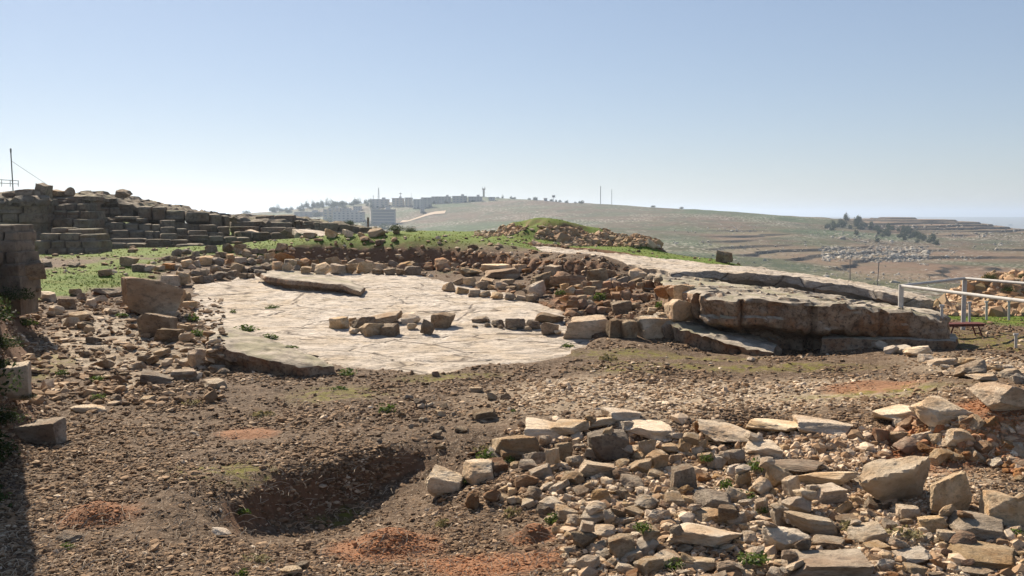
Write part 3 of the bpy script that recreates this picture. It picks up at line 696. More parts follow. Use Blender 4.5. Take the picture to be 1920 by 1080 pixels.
wall('long ashlar wall stepping down to the right across the left horizon', (300, 465, 60),
     [((150, 367, 58), (235, 373, 59), 17, 46, 4.0), ((232, 377, 59), (257, 382, 59.2), 14, 26, 4), ((175, 388, 57.6), (205, 390, 57.8), 12, 30), ((203, 388, 57.8), (250, 391, 58), 13, 22),
      ((256, 386, 58), (309, 388, 58.4), 22, 30, 3), ((309, 393, 58.5), (346, 395, 58.8), 17, 40, 3), ((346, 395, 58.8), (393, 400, 59.2), 17, 50, 3), ((393, 400, 59.3), (432, 405, 60), 24, 22, 3),
      ((168, 406, 57), (215, 411, 57.2), 8, 50, 2.2), ((212, 403, 57.2), (266, 410, 57.4), 6, 50, 2), ((170, 415, 56.6), (300, 421, 57.6), 14, 28), ((300, 411, 58), (432, 426, 59.5), 13, 34), ((176, 430, 56.2), (300, 434, 57.2), 15, 26), ((300, 424, 57.7), (445, 440, 59.4), 13, 28),
      ((186, 446, 55.8), (350, 450, 56.8), 9, 60), ((300, 437, 57.3), (470, 446, 59.2), 10, 26), ((186, 455, 55.6), (380, 458, 56.6), 22, 34)], 1.6, 4, step=.16)
wall('low layered ruin wall running off towards the valley, behind the grass', (560, 440, 66),
     [((430, 404, 66), (480, 408, 66.4), 12, 30, 2), ((478, 405, 67), (514, 402, 67), 10, 30, 3), ((512, 402, 66.6), (552, 404, 66.8), 21, 44, 3), ((430, 414, 65), (548, 418, 66), 10, 40), ((430, 424, 64.4), (555, 427, 65.4), 10, 40),
      ((552, 413, 67), (600, 417, 67.4), 14, 24, 1.5), ((598, 416, 67.4), (655, 421, 68), 14, 26, 1.5), ((653, 421, 68), (716, 430, 69), 12, 24, 1.5), ((552, 427, 66.8), (716, 440, 68.6), 16, 30, 1), ((440, 434, 63.8), (556, 437, 65), 14, 36)], 1.5, 5, step=.15)
wall('shattered rough stone pillar at the left edge of the picture', (10, 540, 25.0),
     [((-70, 421, 25.0), (24, 421, 25.0), 14, 24.0), ((-70, 434, 24.9), (27, 434, 24.9), 18, 34), ((-70, 451, 24.8), (29, 451, 24.8), 22, 24.0), ((-70, 472, 24.7), (31, 472, 24.7), 24, 34), ((-70, 495, 24.6), (33, 495, 24.6), 24, 32), ((-70, 518, 24.5), (34, 518, 24.5), 40, 36)], 1.2, 6, 'stone_pillar', cat='pillar', mat=M['ashlar'])
slab('bedrock_slab', [(548, 428, 63), (600, 432, 63), (660, 443, 61), (640, 446, 59.5), (600, 442, 59.5), (556, 435, 60)], .35, M['slab'], step=.22, rough=.05, edge=.2, seed=41, rows=3, label='thin pale strip of rock slabs at the foot of the low layered ruin wall')
refresh()
def S(x0, x1, y0, y1, kind, mk_, label=None, **k): return stone_px(x0, x1, y0, y1, kind, mk_, label, **k)
LM = {}
# stones on the left ruins (Y given: they lie on the wall tops)
for q in [(40, 76, 345, 359, 53, 'big dark capstone on top of the tall ashlar wall'), (0, 27, 350, 358, 53, 'flat stone at the left end of the wall-top heap'), (24, 61, 357, 370, 52.8, 'flat slab under the big dark capstone'),
          (60, 90, 360, 388, 53, 'upright squared block at the right corner of the tall ashlar wall'), (77, 110, 350, 358, 55, 'thin flat stone on the skyline above the stepped pier'), (82, 116, 354, 367, 54.8, 'squared stone on top of the stepped pier'),
          (115, 139, 351, 368, 55, 'rounded boulder on top of the stepped pier'), (211, 243, 354, 373, 59.5, 'lone boulder on the skyline above the long ashlar wall')]:
    x0, x1, y0, y1, Y, lab = q; p = at((x0+x1)/2, y1, Y); W_ = (x1-x0)*Y/F
    g_ = down(p.x, p.y+W_*.4)
    if g_ and abs(g_[0].z-p.z) < .9: p.z = g_[0].z
    o = put('boulder' if 'boulder' in lab else 'loose_block', (p.x, p.y+W_*.4, p.z), (W_, W_*.9, (y1-y0)*Y/F*1.05), 'b' if 'boulder' not in lab else 'a', 'g', rz=random.uniform(-.2, .2), tilt=.06, sink=0)
    tag(o, lab, 'boulder' if 'boulder' in lab else 'stone')
# landmark stones ----------------------------------------------------
LST = [
 # left field
 (223, 335, 515, 592, 'f', 'g', 'large tilted boulder standing beyond the low blocks, left of the big slab', 'boulder', dict(dep=.45, rz=.25, tilt=.05)),
 (253, 320, 584, 634, 'b', 'g', 'squared dark block just below the large tilted boulder', 'block', dict(dep=.8, rz=-.2)),
 (285, 338, 611, 645, 'b', 'g', 'smaller dark block leaning against the squared dark block', 'block', dict(dep=.6, rz=.1)),
 (298, 332, 513, 538, 'b', 'r', 'left of two squared stones behind the large tilted boulder', 'stone', dict(rz=.1)),
 (327, 355, 507, 535, 'b', 'r', 'right of two squared stones behind the large tilted boulder', 'stone', dict(rz=.1)),
 (163, 220, 537, 557, 'a', 'g', 'low dark stone in the grass left of the large tilted boulder', 'stone', {}),
 (333, 358, 546, 563, 'f', 'r', None, 'stone', {}), (328, 362, 562, 578, 'f', 'r', None, 'stone', {}), (328, 360, 622, 643, 'a', 'w', None, 'stone', {}), (352, 390, 650, 690, 'a', 'r', None, 'stone', {}),
 (253, 313, 695, 722, 'f', 'g', 'left one of two dark-fronted blocks on the nearest tan shelf', 'block', dict(rz=.1)), (315, 366, 688, 714, 'b', 'g', 'right one of two dark-fronted blocks on the nearest tan shelf', 'block', dict(rz=.15)),
 (-12, 42, 672, 745, 'b', 'w', 'pale squared block cut by the left edge of the picture', 'block', dict(rz=.35, dep=1.1)),
 (25, 114, 781, 832, 'b', 'g', 'flat-topped dark block lying in shade at the lower left', 'block', dict(rz=-.1, dep=.6)),
 (125, 185, 747, 773, 'f', 'w', 'flat pale flagstone in the soil at the lower left', 'stone', dict(sink=.5)),
 (200, 226, 737, 756, 'a', 'g', None, 'stone', {}), (260, 286, 741, 753, 'f', 'w', None, 'stone', {}), (145, 162, 655, 669, 'a', 'g', None, 'stone', {}), (375, 420, 708, 730, 'f', 'w', None, 'stone', {}),
 (104, 148, 991, 1015, 'a', 'g', 'round grey stone below the small red earth heap, lower left', 'stone', {}),
 (393, 428, 987, 1008, 'a', 'w', 'pale stone at the left end of the shaded pit', 'stone', {}), (522, 560, 1055, 1080, 'a', 'w', 'pale stone at the bottom edge, left of the gravel heap', 'stone', {}), (547, 578, 1047, 1070, 'a', 'g', 'dark stone touching the pale one at the bottom edge', 'stone', {}),
 (35, 76, 488, 520, 'b', 'g', 'tilted grey block at the foot of the shattered pillar', 'block', dict(rz=.5, tilt=.3)), (60, 92, 484, 501, 'a', 'g', 'dark angular stone behind the tilted grey block, far left', 'stone', {}),
 (224, 251, 480, 499, 'b', 'g', 'lone squared stone in the grass above the rubble wall', 'stone', {}), (120, 147, 490, 501, 'f', 'g', 'flat stone in the grass right of the far left pillar', 'stone', {}),
 # middle
 (900, 960, 490, 511, 'f', 'w', 'pale flat boulder furthest back in the central boulder group', 'boulder', dict(lift=-2)), (902, 982, 501, 524, 'f', 'g', 'long tilted grey slab in the central boulder group', 'boulder', dict(tilt=.1, rz=-.3)),
 (861, 897, 501, 518, 'a', 'r', None, 'stone', {}), (962, 985, 494, 511, 'b', 'r', None, 'stone', {}), (1021, 1053, 494, 518, 'b', 'r', 'upright squared tan boulder at the back of the central group', 'boulder', {}),
 (975, 996, 502, 513, 'a', 'o', None, 'stone', {}), (1037, 1070, 508, 528, 'a', 'o', None, 'stone', {}), (997, 1042, 511, 547, 'a', 'g', 'big smooth grey boulder in the middle of the central group', 'boulder', dict(sink=0)),
 (990, 1026, 524, 558, 'a', 'r', 'rounded tan boulder in front of the smooth grey one', 'boulder', {}), (897, 925, 520, 534, 'b', 'r', None, 'stone', {}), (937, 967, 521, 534, 'a', 'r', None, 'stone', {}), (970, 988, 529, 543, 'a', 'w', None, 'stone', {}),
 (1035, 1105, 520, 548, 'f', 'g', 'layered flat grey rock above the orange rubble wall', 'rock', dict(sink=-.1)),
 (1150, 1186, 562, 587, 'b', 'g', 'dark squared block at the right end of the orange rubble wall', 'block', {}),
 (887, 916, 591, 606, 'f', 'g', None, 'stone', {}), (920, 946, 597, 614, 'a', 'g', None, 'stone', {}), (948, 986, 594, 618, 'b', 'g', 'squared block in the stone line on the pale slab', 'block', {}), (985, 1014, 597, 618, 'a', 'g', None, 'stone', {}),
 (1005, 1054, 583, 606, 'f', 'g', None, 'stone', {}), (1014, 1048, 603, 628, 'b', 'g', None, 'stone', {}),
 (1054, 1142, 590, 634, 'b', 'r', 'largest squared boulder in the row between slab and ledge', 'boulder', dict(dep=.55)), (1138, 1168, 594, 634, 'b', 'g', 'narrow block right of the largest squared boulder', 'block', {}), (1167, 1198, 597, 634, 'b', 'g', 'second block right of the largest squared boulder', 'block', {}), (1196, 1262, 590, 634, 'b', 'r', 'wide flat-topped block joining the dark ledge', 'block', dict(dep=.6)),
 (1250, 1296, 528, 564, 'a', 'o', 'orange rounded boulder at the left end of the thick ledge', 'boulder', dict(Y=26.6)), (1225, 1262, 530, 560, 'a', 'o', 'smaller orange boulder beside the left end of the thick ledge', 'boulder', dict(Y=27.2)), (1268, 1302, 531, 562, 'b', 'r', None, 'stone', dict(Y=26)),
 (1252, 1300, 558, 600, 'b', 'r', 'brown squared block under the orange boulder', 'block', dict(Y=25.4)), 
 # ring on slab
 (618, 652, 590, 617, 'b', 'r', 'leftmost squared block of the stone arc on the slab', 'block', {}), (652, 668, 593, 610, 'a', 'r', None, 'stone', {}), (658, 702, 591, 616, 'f', 'g', None, 'stone', {}), (654, 676, 613, 627, 'a', 'w', 'small pale stone at the front of the stone arc', 'stone', {}),
 (676, 716, 603, 631, 'b', 'r', None, 'stone', {}), (710, 746, 603, 631, 'b', 'g', None, 'stone', {}), (690, 753, 584, 607, 'f', 'g', 'broad flat rock at the back of the stone arc', 'rock', {}), (750, 785, 584, 608, 'f', 'w', None, 'stone', {}), (760, 782, 604, 618, 'a', 'w', None, 'stone', {}),
 (789, 813, 596, 627, 'a', 'g', None, 'stone', {}), (810, 849, 584, 616, 'b', 'g', 'dark squared block at the right end of the stone arc', 'block', {}),
 # gravel terrace
 (884, 930, 763, 787, 'b', 'g', 'dark squared stone alone on the gravel above the rubble', 'stone', {}), (775, 801, 745, 763, 'a', 'g', None, 'stone', {}), (878, 904, 723, 736, 'f', 'w', None, 'stone', {}), (808, 823, 694, 706, 'a', 'o', 'small brown stone at the near tip of the big slab', 'stone', {}), (853, 879, 799, 811, 'b', 'g', None, 'stone', {}), (814, 839, 830, 845, 'a', 'g', None, 'stone', {}),
 (1646, 1670, 633, 650, 'a', 'w', 'pointed pale stone standing in the shadow of the ledge', 'stone', {}), (1703, 1754, 645, 670, 'a', 'w', 'pale domed stone in front of the right end of the ledge', 'stone', {}), (1744, 1801, 668, 687, 'f', 'w', None, 'stone', {}), (1806, 1872, 672, 708, 'a', 'g', 'dark-fronted stone at the right, beyond the rubble terrace', 'stone', {}), (1826, 1873, 698, 716, 'f', 'w', None, 'stone', {}), (1884, 1925, 688, 710, 'a', 'w', None, 'stone', {}), (1402, 1419, 668, 679, 'a', 'w', None, 'stone', {}),
 (1345, 1377, 468, 494, 'b', 'g', 'dark boulder on the brow of the grassy slope against the valley', 'boulder', {}),
 # foreground heap
 (790, 871, 869, 932, 'a', 'w', 'white furrowed boulder alone at the left end of the rubble heap', 'boulder', dict(dep=.7)), (868, 929, 858, 905, 'f', 'w', None, 'stone', {}), (868, 900, 918, 958, 'a', 'o', None, 'stone', {}), (903, 938, 912, 946, 'a', 'o', None, 'stone', {}),
 (920, 1012, 803, 862, 'f', 'r', 'large cream boulder at the upper left corner of the rubble heap', 'boulder', dict(rz=-.1)), (937, 984, 836, 867, 'b', 'g', None, 'stone', {}), (980, 1074, 791, 829, 'f', 'w', 'flat wedge-shaped slab right of the large cream boulder', 'boulder', dict(lift=4)), (1032, 1105, 782, 818, 'f', 'w', None, 'stone', {}),
 (1010, 1036, 813, 836, 'a', 'r', None, 'stone', {}), (1040, 1074, 823, 862, 'b', 'r', None, 'stone', {}), (1024, 1049, 832, 876, 'b', 'w', None, 'stone', {}), (984, 1023, 842, 868, 'f', 'r', None, 'stone', {}), (972, 1008, 858, 884, 'f', 'r', None, 'stone', {}), (1065, 1096, 851, 877, 'a', 'r', None, 'stone', {}),
 (1095, 1134, 838, 863, 'b', 'w', None, 'stone', dict(lift=4)), (1084, 1156, 859, 899, 'b', 'r', 'cream squared boulder under the grey flat-topped one', 'boulder', {}), (1100, 1165, 776, 804, 'f', 'w', None, 'stone', {}), (1103, 1178, 798, 868, 'b', 'g', 'tall grey flat-topped boulder at the edge of the gravel terrace', 'boulder', dict(dep=.9)), (1135, 1203, 762, 791, 'f', 'w', None, 'stone', {}),
 (966, 1011, 883, 915, 'a', 'o', 'pinkish rounded stone below the large cream boulder', 'stone', {}), (982, 1017, 909, 944, 'a', 'g', None, 'stone', {}), (1053, 1099, 880, 912, 'a', 'r', None, 'stone', {}), (1073, 1108, 909, 931, 'f', 'r', None, 'stone', {}), (1013, 1058, 927, 956, 'a', 'w', None, 'stone', {}), (1109, 1149, 910, 944, 'a', 'r', None, 'stone', {}), (1157, 1182, 910, 937, 'a', 'r', None, 'stone', {}),
 (1092, 1143, 950, 984, 'f', 'w', None, 'stone', {}), (1130, 1152, 953, 988, 'a', 'w', None, 'stone', {}), (1062, 1093, 961, 991, 'a', 'w', None, 'stone', {}), (1079, 1121, 987, 1035, 'a', 'g', None, 'stone', {}), (1110, 1159, 980, 1013, 'a', 'w', None, 'stone', {}), (1144, 1193, 996, 1050, 'b', 'r', 'tan block with square front at the lower left of the rubble', 'boulder', {}), (1080, 1128, 1034, 1074, 'a', 'w', 'triangular white stone at the bottom, left end of the rubble', 'stone', {}),
 (1191, 1241, 924, 962, 'a', 'w', None, 'stone', {}), (1172, 1212, 947, 972, 'a', 'r', None, 'stone', {}), (1154, 1190, 965, 989, 'f', 'w', None, 'stone', {}), (1198, 1241, 999, 1042, 'f', 'w', None, 'stone', {}), (1154, 1193, 1050, 1076, 'f', 'w', None, 'stone', {}),
 (1166, 1281, 782, 826, 'f', 'w', 'broad white flat slab on the terrace edge right of the tall grey boulder', 'boulder', {}), (1216, 1255, 842, 880, 'b', 'g', None, 'stone', {}), (1253, 1281, 845, 871, 'a', 'g', None, 'stone', {}), (1191, 1227, 817, 862, 'a', 'w', None, 'stone', dict(tilt=.5)), (1241, 1278, 828, 852, 'f', 'r', None, 'stone', {}), (1272, 1296, 820, 855, 'a', 'r', None, 'stone', {}),
 (1257, 1306, 867, 921, 'b', 'g', 'dark notched block standing in the middle of the rubble', 'boulder', {}), (1315, 1422, 788, 840, 'a', 'w', 'bright cream boulder with hollow right side on the terrace edge', 'boulder', {}), (1326, 1363, 785, 807, 'b', 'g', None, 'stone', {}), (1417, 1526, 781, 816, 'f', 'w', 'long flat flagstone right of the bright cream boulder', 'boulder', dict(tilt=.05)), (1500, 1608, 778, 817, 'f', 'w', 'second long flat flagstone along the terrace edge', 'boulder', dict(tilt=.05)),
 (1405, 1473, 820, 859, 'f', 'w', 'wedge-shaped stone above the green weed', 'stone', {}), (1329, 1366, 847, 884, 'a', 'w', None, 'stone', {}), (1364, 1403, 838, 874, 'a', 'g', None, 'stone', {}), (1364, 1391, 864, 899, 'a', 'w', None, 'stone', {}), (1380, 1413, 873, 915, 'a', 'g', None, 'stone', {}), (1411, 1448, 891, 931, 'a', 'w', 'smooth white stone below the green weed', 'stone', {}),
 (1440, 1548, 854, 893, 'f', 'g', 'long low grey stone left of the big wedge boulder', 'boulder', {}), (1437, 1482, 866, 918, 'a', 'g', None, 'stone', {}), (1474, 1504, 886, 931, 'b', 'w', None, 'stone', {}), (1506, 1617, 873, 918, 'f', 'w', 'white flat boulder left of and below the big wedge boulder', 'boulder', {}), (1521, 1592, 902, 948, 'b', 'r', 'tan block beneath the white flat boulder', 'stone', {}),
 (1474, 1523, 920, 969, 'a', 'w', None, 'stone', {}), (1452, 1482, 943, 987, 'b', 'w', None, 'stone', {}), (1304, 1388, 910, 963, 'a', 'g', 'dark-sided block with pale left corner, centre of the rubble', 'boulder', {}), (1308, 1362, 949, 984, 'f', 'g', None, 'stone', {}), (1360, 1401, 908, 947, 'a', 'w', None, 'stone', {}), (1367, 1406, 955, 991, 'a', 'w', None, 'stone', {}),
 (1266, 1388, 971, 1035, 'f', 'w', 'long white slab sloping down through the lower rubble', 'boulder', dict(rz=-.5)), (1417, 1444, 927, 969, 'b', 'g', None, 'stone', {}), (1480, 1582, 952, 1006, 'f', 'w', 'rounded pale boulder above the pyramid-shaped stone', 'boulder', {}), (1440, 1518, 977, 1042, 'a', 'w', 'pyramid-shaped white stone at the bottom of the rubble', 'boulder', {}), (1531, 1596, 1001, 1028, 'f', 'r', None, 'stone', {}),
 (1482, 1652, 1020, 1100, 'b', 'g', 'large blotched grey block cut by the bottom edge', 'boulder', dict(rz=.05, dep=.8)), (1225, 1284, 1028, 1069, 'f', 'r', None, 'stone', {}), (1285, 1347, 1040, 1072, 'b', 'w', None, 'stone', {}), (1348, 1401, 1042, 1082, 'a', 'r', None, 'stone', {}), (1384, 1441, 1039, 1072, 'a', 'w', None, 'stone', {}),
 (1612, 1762, 834, 952, 'a', 'w', 'biggest boulder of the rubble, wedge-shaped with shaded right side', 'boulder', dict(dep=.8, rz=.15, tilt=.08)), (1752, 1840, 866, 968, 'a', 'o', 'pinkish boulder right of the big wedge boulder', 'boulder', dict(dep=.7)), (1858, 1935, 915, 990, 'b', 'r', 'tan boulder cut by the right edge of the picture', 'boulder', {}), (1798, 1905, 955, 1015, 'f', 'r', 'broad brown-fronted stone below the pinkish boulder', 'boulder', {}),
 (1784, 1840, 990, 1036, 'a', 'o', None, 'stone', {}), (1805, 1930, 1015, 1066, 'f', 'r', 'long rounded slab at the lower right corner', 'boulder', {}), (1604, 1677, 976, 1022, 'f', 'w', 'pale flat-topped stone below the big wedge boulder', 'stone', {}), (1622, 1667, 1011, 1036, 'f', 'w', None, 'stone', {}), (1731, 1786, 960, 1001, 'b', 'r', None, 'stone', {}),
 (1729, 1825, 742, 800, 'a', 'w', 'knobbly cream boulder on top of the red scree bank', 'boulder', dict(sink=.0)), (1838, 1950, 716, 785, 'f', 'r', 'large flat-topped boulder at the right edge above the red scree', 'boulder', dict(dep=.8, sink=-.05)), (1650, 1738, 756, 793, 'f', 'w', 'low slab left of the knobbly cream boulder', 'boulder', {}),
 (1682, 1761, 1025, 1061, 'a', 'w', None, 'stone', {}), (1700, 1742, 1050, 1082, 'a', 'w', None, 'stone', {}), (1805, 1874, 1060, 1084, 'f', 'r', None, 'stone', {}), (1676, 1700, 782, 803, 'a', 'w', None, 'stone', {}), (1640, 1665, 800, 832, 'b', 'o', None, 'stone', {}),
]
for x0, x1, y0, y1, kd, mk_, lab, cat, kw in LST:
    if x0 > 1190 and y0 > 790 and mk_ == 'g' and not (lab and ('grey' in lab and 'blotched' not in lab or 'dark' in lab)): mk_ = 'r'
    if (x0, y0) == (1752, 866): mk_ = 'r'
    nm = {'boulder': 'boulder', 'block': 'loose_block', 'stone': 'rubble_stone', 'rock': 'boulder'}[cat]
    stone_px(x0, x1, y0, y1, kd, mk_, lab, cat=cat, name=nm, **kw)
# rows of field stones in the middle distance
rr = random.Random(5)
ZONES = {}
def row(pts, smin, smax, kinds, mats, label, group, Y=None, gap=.92, jy=3, hr=(.5, .8), stop=400):
    px = pts[0][0]; 
    xs = [p[0] for p in pts]; ys = [p[1] for p in pts]
    while px < xs[-1] and stop:
        s = rr.uniform(smin, smax); c = px+s/2; yb = float(np.interp(c, xs, ys))+rr.uniform(-jy, jy)
        h = s*rr.uniform(*hr)
        o = stone_px(c-s/2, c+s/2, yb-h, yb, rr.choice(kinds), rr.choice(mats), None, name='field_stone', Y=Y)
        o['zone'] = label; o['group'] = group
        px += s*gap; stop -= 1
G1 = 'field stones of the rubble wall below the grass'
zn = 'rubble wall under the grass plateau'
row([(320, 479), (380, 477), (440, 474), (520, 474)], 12, 24, 'ab', 'g', zn, G1)
row([(300, 492), (400, 486), (470, 484), (530, 486)], 12, 24, 'ab', 'gr', zn, G1)
row([(245, 512), (330, 503), (430, 496), (520, 494), (560, 498)], 13, 25, 'ab', 'gro', zn, G1)
row([(350, 520), (440, 511), (500, 507), (590, 512), (600, 512)], 15, 28, 'ba', 'gr', zn, G1)
row([(355, 530), (440, 524), (490, 518)], 16, 30, 'ba', 'g', zn, G1)
row([(515, 497), (600, 499), (680, 501), (760, 505), (850, 504)], 14, 32, 'bf', 'rgo', zn, G1)
row([(590, 515), (660, 514), (720, 515), (770, 516)], 18, 38, 'bf', 'rg', zn, G1, jy=1)
row([(600, 505), (700, 506), (800, 508), (860, 508)], 12, 22, 'a', 'ro', zn, G1)
row([(828, 546), (860, 551), (905, 558), (950, 563), (996, 565)], 18, 28, 'ba', 'rg', 'curved stone row on the upper slab', 'stones of the curved row on the upper slab', jy=1, gap=.95)
row([(850, 536), (900, 541), (990, 548)], 14, 26, 'af', 'rg', 'curved stone row on the upper slab', 'stones of the curved row on the upper slab')
for yb, Y, x0, x1 in ((592, 29.0, 1060, 1165), (579, 29.4, 1050, 1150), (567, 29.8, 1050, 1200), (555, 30.2, 1040, 1180), (543, 30.6, 1052, 1215)):
    row([(x0, yb), (x1, yb-2)], 13, 25, 'ab', 'oor', 'orange rubble wall', 'stones of the orange rubble wall', Y=Y, jy=2, gap=.86, hr=(.65, .95))
row([(1100, 535), (1150, 532), (1220, 545)], 18, 42, 'f', 'gw', 'flat stones above the orange rubble wall', 'flat stones above the orange rubble wall')
row([(1110, 520), (1180, 524), (1230, 530)], 14, 30, 'fa', 'gr', 'flat stones above the orange rubble wall', 'flat stones above the orange rubble wall')
row([(1185, 575), (1215, 590), (1250, 596)], 14, 30, 'fa', 'rw', 'flat stones above the orange rubble wall', 'flat stones above the orange rubble wall')
row([(885, 612), (940, 618), (1010, 624), (1060, 630)], 10, 17, 'a', 'rw', 'stone line on the pale slab', 'small stones of the line on the pale slab', gap=2.2)
row([(440, 446), (560, 448), (690, 446), (740, 442)], 12, 34, 'f', 'gr', 'foot of the low layered ruin wall', 'flat stones at the foot of the low ruin wall', gap=1.5)
row([(60, 560), (120, 600), (170, 640), (200, 700)], 14, 34, 'fa', 'rgw', 'left bedrock patch', 'loose stones on the left bedrock patch', jy=22, gap=.35)
row([(110, 560), (220, 580), (330, 600)], 14, 30, 'fa', 'rgw', 'left bedrock patch', 'loose stones on the left bedrock patch', jy=22, gap=.7)
row([(220, 700), (300, 680), (420, 700)], 12, 30, 'fa', 'rgw', 'left bedrock patch', 'loose stones on the left bedrock patch', jy=16, gap=.6)
row([(1640, 660), (1750, 680), (1920, 712)], 12, 34, 'fa', 'w', 'right gravel beside the ledge', 'pale stones on the right gravel', jy=12, gap=.8)
refresh()
# random fill of the foreground heap with individual stones
heap = np.array([(930, 815), (1010, 785), (1130, 778), (1290, 790), (1420, 815), (1560, 880), (1620, 940), (1750, 960), (1925, 930), (1925, 1085), (1060, 1085), (1050, 1010), (1010, 960), (930, 930), (960, 890), (920, 870)], float)
heap2 = np.array([(1690, 790), (1925, 785), (1925, 900), (1840, 860), (1740, 850), (1680, 825)], float)
boxes = [(s[1], s[2], s[3]) for s in STONES]
nfill = 0
def fill(poly, n, smin, smax, mats, zone_, group, ovl=.62, nobj=18):
    global nfill
    lo, hi = poly.min(0), poly.max(0); c = 0; tries = 0; cand = []
    while c < n and tries < n*60:
        tries += 1
        px, py = rr.uniform(lo[0], hi[0]), rr.uniform(lo[1], hi[1])
        if not inpoly(np.array([px]), np.array([py]), poly)[0]: continue
        s = smin+(smax-smin)*rr.random()**2.0
        if any((px-b[0])**2+((py-b[1])*1.25)**2 < ((s+b[2])/2*ovl)**2 for b in boxes): continue
        boxes.append((px, py, s)); cand.append((s, px, py)); c += 1
    cand.sort(reverse=True)
    for i, (s, px, py) in enumerate(cand):
        h = s*rr.uniform(.55, .9)
        if i < nobj:
            o = stone_px(px-s/2, px+s/2, py-h/2, py+h/2, rr.choice('aaabf'), rr.choice(mats), None, tilt=.5)
            o['zone'] = zone_; o['group'] = group
        else:
            q = cast(px, py+h/2)
            if not q or not q[1].name.startswith('ground'): continue
            p = q[0]; W_ = s*p.y/F
            V, Fc = RK3[rr.randrange(len(RK3))]; V = V*np.array([W_*1.1, W_*.95, h*p.y/F*1.0])
            a1, a2 = rr.uniform(0, 6.28), rr.gauss(0, .3); ca, sa, cb, sb = math.cos(a1), math.sin(a1), math.cos(a2), math.sin(a2)
            V = np.stack([V[:, 0], V[:, 1]*cb-V[:, 2]*sb, V[:, 1]*sb+V[:, 2]*cb], 1); V = np.stack([V[:, 0]*ca-V[:, 1]*sa, V[:, 0]*sa+V[:, 1]*ca, V[:, 2]], 1)
            MASS.setdefault('o' if 'o' in mats[:2] else rr.choice('wwr'), []).append((V+np.array([p.x, p.y+W_*.3, p.z-.01]), Fc))
    return c
MASS = {}
RK3 = [rock_np(900+i, sub=3, boxy=rr.choice((.2, .5, .7)), cuts=9, rough=.09) for i in range(16)]
GH = 'limestone rubble heaped in the foreground'
NBIG = sum(1 for s in STONES if s[0].name.startswith('rubble_stone'))
print('rubble', NBIG, fill(heap, 330, 15, 50, 'wwwwrrrgo', 'foreground heap', GH, .58, 120), fill(heap2, 120, 13, 60, 'oorrw', 'red scree bank', 'stones in the red scree bank', .45, 45))
def cps(px0, px1, py0, py1, n, smin, smax, mats, z_, g_):
    fill(np.array([(px0, py0), (px1, py0), (px1, py1), (px0, py1)], float), n, smin, smax, mats, z_, g_, .9)
cps(700, 960, 740, 850, 14, 10, 22, 'rgw', 'brown gravel above the pit', 'scattered stones on the brown gravel')
for k_, it_ in MASS.items():
    me = merge_mesh('rubble_mass', it_, True); me.set_sharp_from_angle(angle=math.radians(32))
    tag(link('rubble_mass', me, M[MATK[k_]]), 'smaller %s rubble packed between the boulders' % {'o': 'ochre', 'w': 'cream', 'r': 'tan'}[k_], 'rubble', kind='stuff')
#---PART3---
# ------------------------------------------------------------------ gravel, twigs, grass (nobody could count them)
def ico1():
    bm = bmesh.new(); bmesh.ops.create_icosphere(bm, subdivisions=1, radius=1)
    V = np.array([v.co[:] for v in bm.verts]); Fc = np.array([[v.index for v in f.verts] for f in bm.faces]); bm.free(); return V, Fc
IV, IF_ = ico1()
def chips(name, P, size, tint, mat, flat=.45, label=None, hue=None, cat='gravel', stretch=.35):
    n = len(P); V = np.repeat(IV[None], n, 0)*RNG.uniform(.6, 1.25, (n, 12, 1))
    sc = np.stack([1+RNG.uniform(-stretch, stretch, n), 1+RNG.uniform(-stretch, stretch, n), flat*RNG.uniform(.6, 1.5, n)], 1)*size[:, None]
    V = V*sc[:, None]
    a = RNG.uniform(0, 6.28, n); b_ = RNG.normal(0, .35, n); ca, sa, cb, sb = np.cos(a), np.sin(a), np.cos(b_), np.sin(b_)
    x, y, z = V[..., 0], V[..., 1], V[..., 2]
    y, z = y*cb[:, None]-z*sb[:, None], y*sb[:, None]+z*cb[:, None]
    x, y = x*ca[:, None]-y*sa[:, None], x*sa[:, None]+y*ca[:, None]
    V = np.stack([x, y, z], -1)+P[:, None]
    Fc = (IF_[None]+12*np.arange(n)[:, None, None]).reshape(-1, 3)
    me = mesh_np(name, V.reshape(-1, 3), Fc, False, {'tint': np.repeat(tint, 12), 'hue': np.repeat(hue if hue is not None else np.zeros(n), 12)})
    return tag(link(name, me, mat), label, cat, kind='stuff')
def chip_mat(name, lo, mid, hi, redc=(.36, .15, .065)):
    m, t, b = mk(name); N = NB(t)
    c = N.ramp(N.attr('tint'), [(0.0, lo), (.55, mid), (1.0, hi)])
    c = N.mix(N.attr('hue'), c, redc)
    pos = N.n('ShaderNodeNewGeometry').outputs['Position']
    c = N.mix(N.ramp(N.noise(pos, 30, 4, .7), [(.45, 0.0), (.65, .5)]), c, tuple(v*.45 for v in mid))
    N.l(c, b.inputs['Base Color']); N.l(N.bump(N.noise(pos, 60, 3, .7), .5, .01), b.inputs['Normal']); return m
M['chip'] = chip_mat('gravel', (.10, .06, .034), (.33, .215, .125), (.74, .60, .44))
def scatter(n, x0, x1, y0, y1, bias=1.0, want=('ground',), flat=False):
    P = []
    px = RNG.uniform(x0, x1, n); py = y0+(y1-y0)*RNG.random(n)**bias
    for a, c in zip(px, py):
        h = cast(float(a), float(c))
        if h and h[1].name.split('.')[0] in want and not (flat and CN.z < .93): P.append(h[0][:])
    return np.array(P)
P = scatter(150000, -150, 2080, 560, 1170)
red, moss, grass, light = masks(P[:, 0], P[:, 1])
keep = RNG.random(len(P)) < np.clip(.52+.5*light-.9*grass-.6*moss-.2*red+1.5*fbm(P[:, 0], P[:, 1], 0, 1.3, 4, 77), .06, 1); P = P[keep]
red, moss, grass, light = masks(P[:, 0], P[:, 1])
